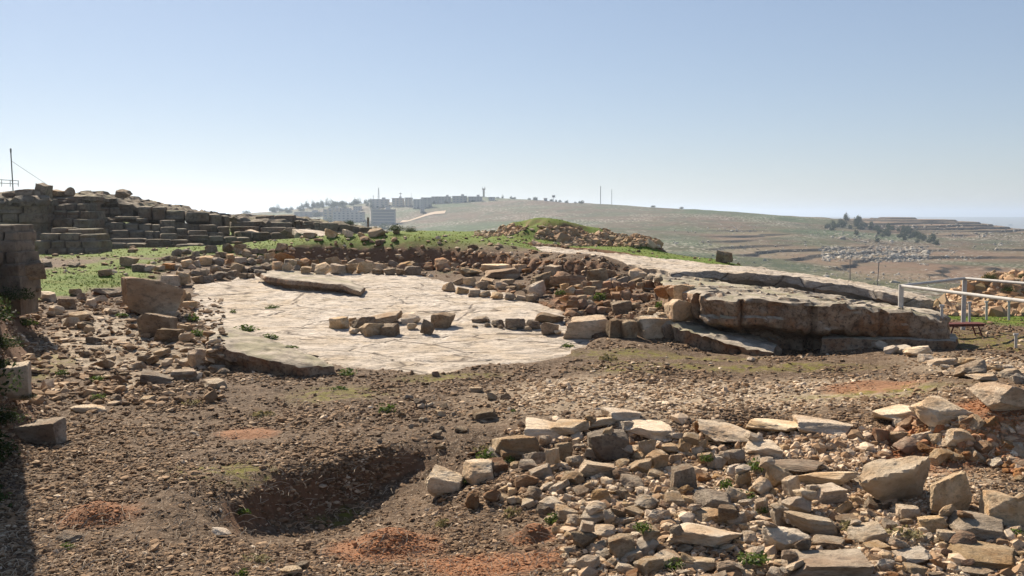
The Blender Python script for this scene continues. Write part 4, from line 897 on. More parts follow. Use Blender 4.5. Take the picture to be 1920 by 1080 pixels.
sz = (.006+.00125*P[:, 1])*np.exp(RNG.normal(0, .40, len(P)))*(1+.15*light); sz = np.clip(sz, .012, .13)*(1-.35*(red > .5))
ti = np.clip(RNG.normal(.28, .26, len(P))+.38*light, 0, 1)
P[:, 2] += sz*.12
chips('gravel', P, sz, ti, M['chip'], label='loose pale and brown limestone gravel over the soil', hue=np.clip(red*1.3-RNG.random(len(P))*.7+.12*(RNG.random(len(P)) < .2), 0, 1))
# medium rubble between the individual stones of the heap and on the scree
P = []
for poly, n in ((heap, 3400), (heap2, 1500), (np.array([(1180, 795), (1420, 820), (1620, 840), (1700, 790), (1600, 812), (1400, 812)], float), 500), (np.array([(1440, 820), (1640, 815), (1680, 850), (1600, 890), (1480, 860)], float), 900)):
    lo, hi = poly.min(0), poly.max(0); q = RNG.uniform(lo, hi, (n*2, 2)); q = q[inpoly(q[:, 0], q[:, 1], poly)][:n]
    for a, c in q:
        h = cast(float(a), float(c))
        if h and h[1].name.startswith('ground'): P.append(h[0][:])
P = np.array(P); sz = np.exp(RNG.normal(math.log(.038), .38, len(P))); P[:, 2] += sz*.25
isred = (proj((0, 1, 0))[0]*0 + np.array([1.0 if (proj(p)[0] > 1670 and proj(p)[1] < 900) else .12 for p in P]))
chips('small_rubble', P, sz, np.clip(RNG.normal(.66, .22, len(P)), 0, 1), M['chip'], .7, 'small limestone fragments filling the gaps between the bigger stones', np.clip(isred*RNG.random(len(P))*1.1, 0, 1), 'rubble')
# small stones strewn on the left bedrock and middle ground
P = scatter(1500, 40, 420, 560, 760, want=('ground', 'bedrock_slab')); sz = np.exp(RNG.normal(math.log(.06), .45, len(P))); P[:, 2] += sz*.2
chips('small_rubble', P, sz, np.clip(RNG.normal(.5, .25, len(P)), 0, 1), M['chip'], .45, 'small flat stone fragments scattered over the left bedrock patch', cat='rubble')
P = scatter(1700, 160, 1260, 470, 600); k = masks(P[:, 0], P[:, 1])[2] < .5; P = P[k]; sz = np.exp(RNG.normal(math.log(.065), .45, len(P))); P[:, 2] += sz*.2
chips('small_rubble', P, sz, np.clip(RNG.normal(.45, .25, len(P)), 0, 1), M['chip'], .6, 'small stones and earth clods between the middle stone rows', .5*RNG.random(len(P)), 'rubble')
# stony heaps far behind
M['heapchip'] = chip_mat('heap_stones', (.22, .13, .07), (.46, .30, .18), (.64, .49, .34), (.16, .15, .07))
def heapstones(n, x0, x1, y0, y1, test, med, label, ymin):
    P = scatter(n, x0, x1, y0, y1)
    P = P[P[:, 1] > ymin]; pp = np.array([proj(p) for p in P]); P = P[test(pp[:, 0], pp[:, 1], P)]
    sz = np.exp(RNG.normal(math.log(med), .45, len(P))); P[:, 2] += sz*.2
    return chips('stone_heap', P, sz, np.clip(RNG.normal(.5, .25, len(P)), 0, 1), M['heapchip'], .75, label, np.clip(RNG.random(len(P))-.45, 0, 1), 'stone heap')
heapstones(11000, 890, 1275, 400, 470, lambda x, y, P: ((fbm(P[:, 0], P[:, 1], 0, 2.5, 3, 60) > -.05) & ((y > 418+.06*(x-900)) | (x > 1120) | (y < 413)) & (y < 462-.00*(x)) & ~((x > 930) & (x < 1130) & (y < 425))) , .085, 'orange stones crusting the flanks of the grassy mound on the brow', 50)
heapstones(11000, 1740, 2060, 515, 605, lambda x, y, P: (fbm(P[:, 0], P[:, 1], 0, 2.0, 3, 61) > -.35), .085, 'pale stones of the large heap behind the white railing', 32)
# pale plateau stones
P = scatter(900, 60, 1400, 430, 520); sz = np.exp(RNG.normal(math.log(.09), .4, len(P))); P[:, 2] += sz*.2
chips('small_rubble', P, sz, np.clip(RNG.normal(.6, .25, len(P)), 0, 1), M['chip'], .5, 'little pale stones dotted over the green plateau', cat='rubble')
# grass blades
def blades(name, P, h, wd, label, mat, nb=4, tint=None, lean=.5):
    n = len(P); V = []; T = []
    for k in range(nb):
        a = RNG.uniform(0, 6.28, n); off = np.stack([np.cos(a), np.sin(a), 0*a], 1)
        base = P+off*h[:, None]*RNG.uniform(0, .8, n)[:, None]; pr = np.stack([-np.sin(a), np.cos(a), 0*a], 1)
        tip = base+off*(h*RNG.uniform(0, lean, n))[:, None]; tip[:, 2] += h*RNG.uniform(.6, 1.2, n)
        base = base-np.array([0, 0, .02])
        V.append(np.stack([base-pr*wd[:, None], base+pr*wd[:, None], tip], 1)); T.append(np.repeat((tint if tint is not None else RNG.random(n)), 3))
    V = np.concatenate(V).reshape(-1, 3); Fc = np.arange(len(V)).reshape(-1, 3)
    me = mesh_np(name, V, Fc, False, {'tint': np.concatenate(T)})
    return tag(link(name, me, mat), label, 'grass', kind='stuff')
def leaf_mat(name, a, b2, c2=None):
    m, t, b = mk(name, .7); N = NB(t)
    cr = N.ramp(N.attr('tint'), [(0.0, a), (.6, b2), (1.0, c2 or b2)]); N.l(cr, b.inputs['Base Color'])
    tr = N.n('ShaderNodeBsdfTranslucent'); N.l(cr, tr.inputs['Color']); mx = N.n('ShaderNodeMixShader'); mx.inputs[0].default_value = .35
    N.l(b.outputs[0], mx.inputs[1]); N.l(tr.outputs[0], mx.inputs[2]); N.l(mx.outputs[0], t.nodes['Material Output'].inputs['Surface']); return m
M['grass'] = leaf_mat('meadow_grass', (.06, .095, .015), (.12, .14, .025), (.20, .18, .05))
P = scatter(80000, -40, 1960, 405, 620, flat=True)
g = masks(P[:, 0], P[:, 1])[2]; k = (g > .35) & (RNG.random(len(P)) < .35+.9*np.clip(.5+fbm(P[:, 0], P[:, 1], 0, 1.8, 3, 88)*1.3, 0, 1)); P = P[k]
hh = (.008+.0006*P[:, 1])*np.exp(RNG.normal(0, .35, len(P)))
tg = np.clip(.5+.9*fbm(P[:, 0], P[:, 1], 0, 4, 3, 90)+RNG.normal(0, .18, len(P))-.25*sstep(0, 12, P[:, 0]), 0, 1)
blades('grass', P, hh, hh*.35, 'short green grass over the plateau and the mound', M['grass'], 4, tg)
# dry twigs and straw
def twigs(name, P, mat, label):
    V = []; Fc = []; n = 0
    for p in P:
        L = RNG.uniform(.08, .34); a = RNG.uniform(0, 6.28); cv = RNG.normal(0, .9); r = RNG.uniform(.0022, .005); x, y, z = p; lift = RNG.uniform(0, .06)
        ring = []
        for k in range(5):
            t_ = k/4; zz = z+.012+lift*math.sin(t_*3.1)
            ring.append([(x+r*math.cos(q), y+r*.3, zz+r*math.sin(q)) for q in (0, 2.1, 4.2)])
            a += cv*.35; x += L/4*math.cos(a); y += L/4*math.sin(a)
        V += [v for q in ring for v in q]
        for k in range(4):
            for j in range(3): Fc.append((n+3*k+j, n+3*k+(j+1) % 3, n+3*k+3+(j+1) % 3, n+3*k+3+j))
        n += 15
    me = mesh_np(name, np.array(V), np.array(Fc)); return tag(link(name, me, mat), label, 'twigs', kind='stuff')
m, t, b = mk('dry_twig'); b.inputs['Base Color'].default_value = (.40, .32, .23, 1); M['twig'] = m
P = scatter(4200, -60, 1980, 700, 1120); twigs('dry_twigs', P[::1], M['twig'], 'dry bleached twigs and straw strewn over the soil')
refresh()
# ------------------------------------------------------------------ weeds and shrubs
def leafball(seed, n, flat=.7, leaf=.09, upright=.3):
    r = np.random.default_rng(seed); d = r.normal(0, 1, (n, 3)); d /= np.linalg.norm(d, axis=1)[:, None]
    rad = r.random(n)**.45; lump = 1+.35*vnoise(d[:, 0]*2.2+seed, d[:, 1]*2.2, d[:, 2]*2.2, seed)
    c = d*(rad*lump)[:, None]*np.array([.5, .5, flat*.5]); c[:, 2] = np.abs(c[:, 2]+flat*.1)
    u = r.normal(0, 1, (n, 3)); u[:, 2] += upright; u /= np.linalg.norm(u, axis=1)[:, None]
    v = np.cross(u, r.normal(0, 1, (n, 3))); v /= np.linalg.norm(v, axis=1)[:, None]+1e-9
    s = leaf*r.uniform(.6, 1.4, n)[:, None]
    V = np.stack([c-u*s, c+v*s*.45, c+u*s, c-v*s*.45], 1).reshape(-1, 3)
    return V, np.arange(4*n).reshape(-1, 4), np.repeat(np.clip(r.normal(.45, .25, n), 0, 1), 4)
M['weed'] = leaf_mat('weed_leaf', (.035, .07, .012), (.09, .13, .025), (.17, .20, .05))
M['darkleaf'] = leaf_mat('shrub_leaf', (.02, .035, .012), (.045, .07, .02), (.09, .11, .035))
M['dryleaf'] = leaf_mat('dry_weed_leaf', (.13, .11, .05), (.22, .19, .09), (.30, .26, .14))
def plant_mesh(name, seed, n, mat, **k):
    V, Fc, T = leafball(seed, n, **k); me = mesh_np(name, V, Fc, False, {'tint': T}); me.materials.append(mat); return me
WEED = [plant_mesh('weed', 400+i, 130, M['weed'], leaf=.10) for i in range(4)]
DRY = [plant_mesh('dry_weed', 420+i, 110, M['dryleaf'], leaf=.10, upright=1.2) for i in range(3)]
SHRUB = [plant_mesh('shrub', 440+i, 1100, M['darkleaf'], leaf=.035, flat=.9) for i in range(3)]
def plant(px, py, wpx, meshes, name, label, cat='weed', h=.75, group=None):
    c = cast(px, py)
    if not c: return
    p = c[0]; W_ = wpx*p.y/F; o = bpy.data.objects.new(name, rr.choice(meshes)); COL.objects.link(o)
    o.location = (p.x, p.y, p.z-.01); o.scale = (W_, W_, W_*h*1.2); o.rotation_euler[2] = rr.uniform(0, 6)
    return tag(o, label, cat, group)
for px, py, wpx, h, lab in [(460, 620, 48, .5, 'green weed tuft at the left end of the crack beside the wedge slab'), (505, 634, 36, .5, 'second weed tuft along the crack beside the wedge slab'), (545, 652, 30, .4, 'third, smaller weed tuft along the crack beside the wedge slab'),
    (510, 578, 28, .5, 'small dark weed in the middle of the pale slab'), (437, 586, 16, .8, 'tiny weed at the left of the pale slab'), (725, 770, 42, .7, 'bright green weed on the gravel below the pale slab'), (650, 703, 42, .6, 'leafy weed at the near edge of the pale slab'),
    (638, 730, 34, .4, 'low mossy weed in front of the pale slab edge'), (912, 858, 40, .8, 'green weed at the left foot of the large cream boulder'), (955, 866, 28, .8, 'yellow-green weed under the large cream boulder'), (872, 903, 30, .6, 'weed beside the white furrowed boulder'),
    (1420, 878, 44, .9, 'brightest green weed in the rubble below the wedge-shaped stone'), (1325, 862, 30, .9, 'weed in a gap under the bright cream boulder'), (1362, 915, 28, 1.4, 'upright weed between stones in the centre of the rubble'), (1402, 932, 34, .7, 'weed left of the smooth white stone'),
    (1430, 958, 26, .9, 'weed right below the smooth white stone'), (1205, 992, 38, .8, 'green weed in the lower left part of the rubble'), (1410, 1050, 66, .5, 'wide low weed patch left of the large grey block'), (1268, 1060, 50, .6, 'dark green weed near the bottom edge in the rubble'),
    (1035, 978, 34, 1.0, 'weed among pale stones left of the rubble centre'), (455, 1078, 26, 1.2, 'bright weed at the bottom edge left of centre'), (125, 1026, 32, .6, 'small weed by the round grey stone at the lower left'), (185, 713, 34, .6, 'weed at the near end of the left bedrock patch'),
    (182, 746, 30, .6, 'weed beside a stone left of the nearest tan shelf'), (455, 962, 30, .8, 'small weed at the left end of the shaded pit'), (362, 600, 26, 1.0, 'weed growing between the big slab and the tilted boulder'), (372, 628, 30, .8, 'weed in the gap left of the wedge slab'), (52, 608, 36, .6, 'green weed at the edge of the left bedrock patch'),
    (115, 700, 26, .6, 'tiny weed on the left bedrock patch edge'), (228, 592, 26, .5, 'weed at the foot of the large tilted boulder'), (1066, 650, 26, .6, 'weed at the right tip of the big pale slab'), (1126, 560, 26, 1.0, 'weed in the orange rubble wall'), (1240, 575, 30, .7, 'weed beside the orange boulder'), (1050, 552, 22, .9, 'weed at the left end of the orange rubble wall'),
    (962, 772, 12, 1.0, 'tiny yellow-green cushion plant on the gravel'), (1905, 1000, 30, .7, 'weed at the right edge in the rubble')]:
    plant(px, py, wpx, WEED, 'weed', lab, h=h)
for px, py, wpx, h, lab in [(492, 778, 52, .4, 'pale dry grass clump above the red earth patch'), (362, 758, 36, .6, 'yellowish dry clump below the nearest tan shelf'), (480, 1052, 60, .5, 'dry grey weed by the pale stone at the bottom edge'), (830, 985, 34, .9, 'dry stalks on the soil left of the rubble'), (960, 965, 40, .9, 'dry stalks among the leftmost rubble stones'),
    (1140, 674, 40, .6, 'dry tuft near the right tip of the big pale slab'), (1590, 990, 44, .8, 'grey dry weed in the rubble under the big wedge boulder'), (1700, 1000, 70, .4, 'dry twiggy clump in the hollow below the pinkish boulder'), (910, 845, 50, .5, 'dry grass left of the large cream boulder')]:
    plant(px, py, wpx, DRY, 'dry_weed', lab, 'weed', h)
for i, (px, py, wpx, h) in enumerate([(-30, 600, 110, .8), (5, 650, 70, .6), (0, 690, 60, .5), (0, 790, 90, .5), (-60, 740, 160, .8), (-40, 860, 150, .7), (-70, 960, 160, .7), (52, 745, 36, .4), (30, 560, 70, .6)]):
    plant(px, py, wpx, SHRUB, 'shrub', ('%s dark shrub %s the left edge of the site' % (['highest', 'second', 'third', 'lower', 'broad', 'low', 'lowest', 'small', 'smallest'][i], ['behind', 'along', 'inside', 'beside', 'beyond', 'near', 'down', 'right of', 'up'][i])), 'shrub', h)
for i, (px, py, wpx) in enumerate([(742, 432, 34), (770, 434, 26), (720, 430, 30), (690, 424, 26), (1855, 522, 30), (1893, 545, 30), (1916, 520, 18), (480, 398, 26), (462, 400, 18), (620, 416, 26), (655, 420, 22)]):
    plant(px, py, wpx, SHRUB, 'shrub', ['bush at the right end of the low ruin wall', 'last small bush before the bare grass brow', 'bush growing on the end of the low ruin wall', 'small bush on the low ruin wall top', 'bush on top of the pale stone heap', 'bush on the right flank of the pale stone heap', 'dark bush at the right edge behind the stone heap', 'bush on the skyline at the end of the long wall', 'tiny bush on the skyline of the long wall', 'tuft on the layered ruin wall top', 'tiny tuft on the layered ruin wall'][i], 'shrub', .6)
# ------------------------------------------------------------------ railing, posts, bench
def tube_np(a, b_, r, seg=10):
    a = np.array(a, float); b_ = np.array(b_, float); d = b_-a; L = np.linalg.norm(d); d /= L
    u = np.cross(d, [0, 0, 1]) if abs(d[2]) < .9 else np.cross(d, [1, 0, 0]); u /= np.linalg.norm(u); v = np.cross(d, u)
    q = np.linspace(0, 2*math.pi, seg, endpoint=False); ring = np.outer(np.cos(q), u)*r+np.outer(np.sin(q), v)*r
    V = np.concatenate([a+ring, b_+ring]); i = np.arange(seg); j = (i+1) % seg
    return V, np.stack([i, j, j+seg, i+seg], 1), seg
def tube_obj(name, segs, mat, parent=None, loc=(0, 0, 0)):
    Vs, Fs, Cs, n = [], [], [], 0
    for a, b_, r in segs:
        V, Fc, sg = tube_np(a, b_, r); Vs.append(V); Fs.append(Fc+n); Cs.append(np.array([np.arange(sg)[::-1]+n, np.arange(sg)+sg+n])); n += len(V)
    V = np.concatenate(Vs)-np.array(loc)
    me = mesh_np(name, V, [np.concatenate(Fs), np.concatenate(Cs)], False)
    o = link(name, me, mat, parent)
    if parent is None: o.location = loc
    return o
def paint(name, col, rough=.6, metal=0):
    m, t, b = mk(name, rough); N = NB(t); pos = N.n('ShaderNodeTexCoord').outputs['Object']
    N.l(N.mix(N.ramp(N.noise(pos, 6, 6, .7), [(.5, 0.0), (.72, .6)]), col, tuple(v*.5 for v in col)), b.inputs['Base Color']); b.inputs['Metallic'].default_value = metal; return m
M['white'] = paint('white_paint', (.46, .445, .42)); M['rust'] = paint('red_brown_steel', (.14, .045, .035)); M['steel'] = paint('grey_steel', (.22, .22, .22)); M['wood'] = paint('grey_wood', (.20, .15, .11))
zt = 1.73
A = atz(1690, 536, zt); B = atz(1809, 522, zt); C_ = atz(2060, 543, zt); D = atz(2060, 582, zt)
rail = tag(empty('railing', (B.x, B.y, .3)), 'white tubular railing with corner post right of the dark ledge', 'railing'); L0 = Vector(rail.location)
def part(name, segs, mat, par): return tube_obj(name, segs, mat, par, loc=par.location)
for a, b_ in ((A, B), (B, C_), (A, D), (C_, D)): part('rail', [(a, b_, .04)], M['white'], rail)
for p in (A, B, C_, D):
    g = down(p.x, p.y, 1.4); z0 = g[0].z-.05 if g else 0
    part('post', [((p.x, p.y, z0), (p.x, p.y, zt+.03), .062)], M['white'], rail)
for px, y0, y1, lab in [(1850, 566, 600, 'short white post in front of the pale stone heap'), (1892, 565, 600, 'short white post nearest the right edge before the stone heap'), (1766, 573, 594, 'short white post just right of the ledge end'), (1818, 567, 604, 'thin white post directly behind the railing corner post'), (1905, 627, 652, 'low white stake on the right gravel'), (1594, 487, 524, 'thin pole beyond the ledge, left of two'), (1648, 492, 528, 'leaning pole beyond the ledge, right of two')]:
    if px in (1594, 1648):
        a = at(px-(3 if px == 1648 else 0), y1+12, 90); b_ = at(px, y0, 90); r = .04; nm = 'utility_pole'; mt = M['steel']
    else:
        a = cast(px, y1)[0]; b_ = at(px, y0, a.y); r = .035; nm = 'marker_post'; mt = M['white']
    o = tube_obj(nm, [((a.x, a.y, a.z-.1), tuple(b_), r), ((b_.x-r*1.6, b_.y, b_.z), (b_.x+r*1.6, b_.y, b_.z), r*.8)], mt, None, tuple(a)); tag(o, lab, 'pole' if nm == 'utility_pole' else 'post')
def boxes_obj(name, bxs, mat, parent):
    items = []
    for c, sz_, rz in bxs:
        V = np.array([(x, y, z) for z in (-.5, .5) for y in (-.5, .5) for x in (-.5, .5)])*np.array(sz_)
        ca, sa = math.cos(rz), math.sin(rz); V = np.stack([V[:, 0]*ca-V[:, 1]*sa, V[:, 0]*sa+V[:, 1]*ca, V[:, 2]], 1)+np.array(c)
        items.append((V, np.array([(0, 2, 3, 1), (4, 5, 7, 6), (0, 1, 5, 4), (2, 6, 7, 3), (0, 4, 6, 2), (1, 3, 7, 5)])))
    return link(name, merge_mesh(name, items), mat, parent)
c = cast(1810, 632)[0]; bw = 77*c.y/F; bh = 24*c.y/F
be = tag(empty('bench', (c.x, c.y+.15, c.z), .12), 'low red-brown bench standing right of the dark ledge', 'bench')
boxes_obj('seat', [((0, -.13+.13*i, bh), (bw, .11, .035), 0) for i in range(3)], M['rust'], be)
boxes_obj('seat_frame', [((0, -.14, bh-.04), (bw*.94, .03, .04), 0), ((0, .14, bh-.04), (bw*.94, .03, .04), 0)], M['rust'], be)
for sx_ in (-1, 1):
    o = tube_obj('leg', [((sx_*bw*.32, -.14, bh-.04), (sx_*bw*.44, -.16, -.03), .02), ((sx_*bw*.32, .14, bh-.04), (sx_*bw*.44, .16, -.03), .02), ((sx_*bw*.42, -.16, .06), (sx_*bw*.42, .16, .06), .014)], M['rust'], be)
# mast on the left skyline with guy wire, railing by it
a = at(24, 340, 62); tpt = at(20, 283, 62); g_ = at(88, 346, 60)
o = tag(empty('lamp_mast', a), 'thin grey mast with a guy wire on the left skyline', 'mast')
part('mast_pole', [(tuple(a-Vector((0, 0, 1))), tuple(tpt), .035), (tuple(tpt-Vector((.0, 0, .1))), tuple(tpt+Vector((.0, 0, .15))), .05)], M['steel'], o); part('guy_wire', [(tuple(tpt-Vector((0, 0, .6))), tuple(g_), .012)], M['steel'], o)
o = tag(empty('handrail', at(0, 350, 60)), 'small metal handrail on the skyline at the far left', 'railing')
part('rail', [(tuple(at(-60, 333, 60)), tuple(at(35, 339, 60)), .018)], M['steel'], o); part('rail', [(tuple(at(-60, 340, 60)), tuple(at(35, 345, 60)), .018)], M['steel'], o)
for px in (-30, -12, 3, 19, 34): part('post', [(tuple(at(px, 336+px*.08, 60)), tuple(at(px, 350, 60)), .018)], M['steel'], o)
a = at(690, 428, 70); o = tube_obj('wooden_pole', [(tuple(a), tuple(at(690, 408, 70)), .07), (tuple(at(688.5, 409, 70)), tuple(at(691.5, 409, 70)), .05)], M['wood'], None, tuple(a)); tag(o, 'short dark pole at the right end of the low ruin wall', 'pole')
# unseen wall added outside the left edge to throw shade into the picture
wall('unseen wall added outside the left edge to cast shade', (-60, 700, 15), [((-25, 402+(3.5-zt_)*F/ya, ya), (-22, 402+(3.5-zt_)*F/yb_, yb_), .62*F/15, 60, -.8) for zt_, ya, yb_ in ((3.7, 13.5, 19), (3.1, 13, 24), (2.5, 12.6, 26), (1.9, 12, 26), (1.3, 12, 26), (.7, 12, 26))], .8, 22)

# ------------------------------------------------------------------ town, trees and masts on the far ridge
M['plaster'] = paint('pale_plaster', (.40, .36, .31)); M['plaster_w'] = paint('white_plaster', (.46, .43, .39)); M['plaster_b'] = paint('beige_plaster', (.50, .42, .32)); M['pane'] = paint('dark_glass', (.22, .22, .22), .4); M['roofm'] = paint('grey_roof', (.42, .40, .38))
def ridge(px, py0):
    for k in range(0, 30):
        h = cast(px, py0+k)
        if h and h[1].name == 'hills': return h[0]
    return at(px, py0+4, 1400)
refresh()
CUBE = {}
def building(x0, x1, y0, y1, mat, storeys, cols, label, depth=14, rz=0.0, band=False):
    for k in range(0, 40):
        h = cast((x0+x1)/2, y1-k)
        if h and h[1].name == 'hills': break
    p = h[0] if h and y1-k > y0+3 else ridge((x0+x1)/2, y0)
    Y = p.y; W_ = (x1-x0)*Y/F; Ht = max(at(x0, y0, Y).z-p.z, 3.0)
    e = tag(empty('apartment_building' if storeys > 2 else 'house', (p.x, p.y, p.z), rz), label, 'building')
    boxes_obj('wall', [((0, depth/2, Ht/2-3), (W_, depth, Ht+6), 0)], M[mat], e)
    boxes_obj('roof', [((0, depth/2, Ht+.25), (W_+.8, depth+.8, .5), 0)] + ([((W_*.2, depth/2, Ht+1.6), (W_*.2, 4, 2.4), 0)] if W_ > 12 else []), M['roofm'], e)
    fh = Ht/storeys
    for s_ in range(storeys):
        if band:
            boxes_obj('window', [((0, -.05, fh*(s_+.55)), (W_*.86, .3, fh*.38), 0)], M['pane'], e)
        else:
            for c_ in range(cols): boxes_obj('window', [((W_*((c_+.5)/cols-.5), -.05, fh*(s_+.55)), (W_/cols*.45, .3, fh*.45), 0)], M['pane'], e)
rp = [ridge(a_, b_) if False else (cast(a_, b_) or [at(a_, b_, 1150)])[0] for a_, b_ in [(752, 416), (765, 414), (778, 411), (790, 407), (802, 403), (815, 400), (835, 398)]]
V = []
for k, p in enumerate(rp):
    for dx_ in (-4.5, 4.5):
        x_, y_ = p.x, p.y+dx_*3; V.append((x_, y_, float(hill_z(np.array([x_]), np.array([y_]))[0])+.5))
m_, t_, b_ = mk('dirt_track'); b_.inputs['Base Color'].default_value = (.42, .33, .24, 1)
tag(link('dirt_road', mesh_np('dirt_road', np.array(V), np.array([(2*k, 2*k+1, 2*k+3, 2*k+2) for k in range(len(rp)-1)])), m_), 'pale dirt track below the town', kind='structure')
for b_ in [(624, 681, 398, 418, 'plaster_w', 4, 7, 'long white block with window rows, lowest left in the town'), (696, 742, 393, 421, 'plaster', 5, 3, 'large pale block with dark window bands, lowest in the town', 16, .2, True), (552, 605, 398, 413, 'plaster', 3, 6, 'wide low hazy block at the left end of the town'),
    (606, 624, 393, 413, 'plaster_b', 4, 2, 'narrow beige block left of the long white block'), (615, 636, 390, 398, 'plaster_b', 2, 3, 'small house above the long white block'), (662, 676, 387, 395, 'plaster_w', 2, 3, 'small white house right of the ridge wood'), (640, 656, 391, 398, 'plaster', 2, 2, 'small pale house between wood and white block'),
    (696, 728, 374, 389, 'plaster', 4, 4, 'hazy block at the left of the upper building row'), (735, 756, 372, 387, 'plaster_b', 4, 3, 'beige block second in the upper building row'), (759, 772, 371, 387, 'plaster_b', 4, 2, 'narrow beige block in the upper building row'), (774, 795, 374, 391, 'plaster_w', 5, 3, 'bright white block standing out in mid town', 14, -.3), (795, 808, 371, 390, 'plaster', 5, 2, 'pale tower block right of the bright white block'),
    (809, 821, 369, 382, 'plaster', 3, 2, 'hazy block beside the pale tower block'), (822, 845, 369, 381, 'plaster', 3, 4, 'wide hazy block right of the town centre'), (848, 875, 368, 380, 'plaster', 3, 4, 'wide hazy block above the bare earth'), (878, 904, 369, 378, 'plaster', 2, 5, 'low block at the foot of the tower'),
    (788, 794, 391, 400, 'plaster_w', 2, 1, 'tiny white house below the bright white block'), (916, 928, 370, 376, 'plaster_w', 1, 3, 'small white house right of the tower'), (1000, 1008, 371, 375, 'plaster_w', 1, 2, 'tiny white house on the ridge, left of two'), (1020, 1026, 372, 376, 'plaster_w', 1, 2, 'tiny white house on the ridge, right of two')]:
    building(*b_)
p = ridge(907, 366); sc_ = p.y/F
e = tag(empty('water_tower', p), 'tall flared tower on the crest of the ridge above the town', 'tower')
tube_obj('shaft', [((0, 0, -3), (0, 0, 13*sc_), 2.0*sc_)], M['plaster_b'], e); tube_obj('tower_head', [((0, 0, 13*sc_), (0, 0, 15.5*sc_), 3.2*sc_)], M['plaster_b'], e)
for k in (-1, 1): tube_obj('antenna', [((k*2.2*sc_, 0, 15*sc_), (k*2.2*sc_, 0, 19*sc_), .4*sc_)], M['steel'], e)
for px, y0, lab, r in [(710, 352, 'tall lattice mast above the left of the town', .9), (700, 366, 'short mast left of the tall lattice mast', .4), (751, 361, 'thin mast with cross arm above the town', .4), (771, 362, 'thinnest mast above the town', .25), (1126, 349, 'taller of two thin masts alone on the bare ridge', .45), (1147, 355, 'shorter of two thin masts alone on the bare ridge', .3), (1038, 366, 'small water tank on legs on the ridge', .3)]:
    p = ridge(px, y0+6); q = at(px, y0, p.y); Ht = q.z-p.z
    e = tag(empty('radio_mast' if px != 1038 else 'water_tank', p), lab, 'mast' if px != 1038 else 'tank')
    if px == 710: tube_obj('mast_frame', [((a1, b1, -2), (a1*.3, b1*.3, Ht), .22) for a1, b1 in ((-1.4, -1), (1.4, -1), (0, 1.4))]+[((-1.2+z*.01, -.8, Ht*z/10), (1.2, -.8, Ht*(z+1)/10), .15) for z in range(0, 8)], M['steel'], e)
    else: tube_obj('mast_pole', [((0, 0, -2), (0, 0, Ht), r)], M['steel'], e)
    if px in (751, 1038): tube_obj('cross_arm' if px == 751 else 'tank_body', [((-2, 0, Ht-1.5), (2, 0, Ht-1.5), .5 if px == 751 else 1.6)], M['steel'], e)
M['pale_rock'] = chip_mat('hill_rocks', (.20, .17, .13), (.36, .32, .26), (.50, .46, .39))
def hillrocks(n, x0, x1, y0, y1, med, label):
    Q = scatter(n, x0, x1, y0, y1, want=('hills',)); q = np.array([proj(p) for p in Q]); k = fbm(Q[:, 0], Q[:, 1], 0, 40, 3, 95) > -.05; Q = Q[k]
    sz = np.exp(RNG.normal(math.log(med), .45, len(Q)))*np.clip(Q[:, 1]/600, .5, 1.6); chips('hillside_rocks', Q, sz, RNG.random(len(Q)), M['pale_rock'], .6, label, cat='rocks')
hillrocks(1800, 1540, 1740, 463, 502, .75, 'pale boulders scattered over the lower slope beyond the ledge')
hillrocks(2200, 1560, 1925, 420, 560, .55, 'scattered pale rocks on the slopes at the right')
hillrocks(900, 1250, 1560, 420, 530, .5, 'scattered pale rocks on the slope in the centre')
# trees
M['farleaf'] = leaf_mat('far_tree_leaf', (.022, .035, .016), (.04, .06, .025), (.075, .09, .04))
CROWN = []
for i in range(5):
    V, Fc, T = leafball(500+i, 420, flat=1.1 if i < 3 else 1.7, leaf=.075); me = mesh_np('crown', V, Fc, False, {'tint': T}); me.materials.append(M['farleaf']); CROWN.append(me)
V, Fc, sg = tube_np((0, 0, -.4), (0, 0, .55), .05, 7); V[7:, :2] *= .5
TR = mesh_np('trunk', V, [Fc]); TR.materials.append(M['wood'])
def tree(p, wd, ht, label, group):
    e = tag(empty('tree', p), label, 'tree', group); e.scale = (1, 1, 1)
    t_ = bpy.data.objects.new('trunk', TR); COL.objects.link(t_); t_.parent = e; t_.scale = (ht*.6, ht*.6, ht)
    c_ = bpy.data.objects.new('crown', rr.choice(CROWN)); COL.objects.link(c_); c_.parent = e; c_.location = (0, 0, ht*.12); c_.scale = (wd, wd, ht*rr.uniform(.9, 1.1)); c_.rotation_euler[2] = rr.uniform(0, 6)
refresh()
for k in range(70):
    px = rr.uniform(505, 700); yr = np.interp(px, [500, 560, 620, 660, 700], [397, 388, 380, 376, 376]); py = yr+rr.random()**1.4*14
    p = ridge(px, py); s_ = p.y/F; tree(p, rr.uniform(7, 13)*s_, rr.uniform(7, 13)*s_, 'hazy tree %s the wood on the ridge left of the town' % ('at the left end of' if px < 560 else ('in the middle of' if px < 630 else 'at the right end of')), 'trees of the ridge wood')
for k in range(34):
    px = rr.choice([rr.uniform(700, 905), rr.uniform(905, 1100)]); p = ridge(px, np.interp(px, [700, 905, 1000, 1100], [372, 367, 370, 378])+rr.uniform(0, 5)); s_ = p.y/F
    tree(p, rr.uniform(4, 9)*s_, rr.uniform(3, 7)*s_, ('small tree on the ridge crest above the town' if px < 900 else 'small tree on the ridge crest right of the flared tower'), 'trees on the crest of the ridge')
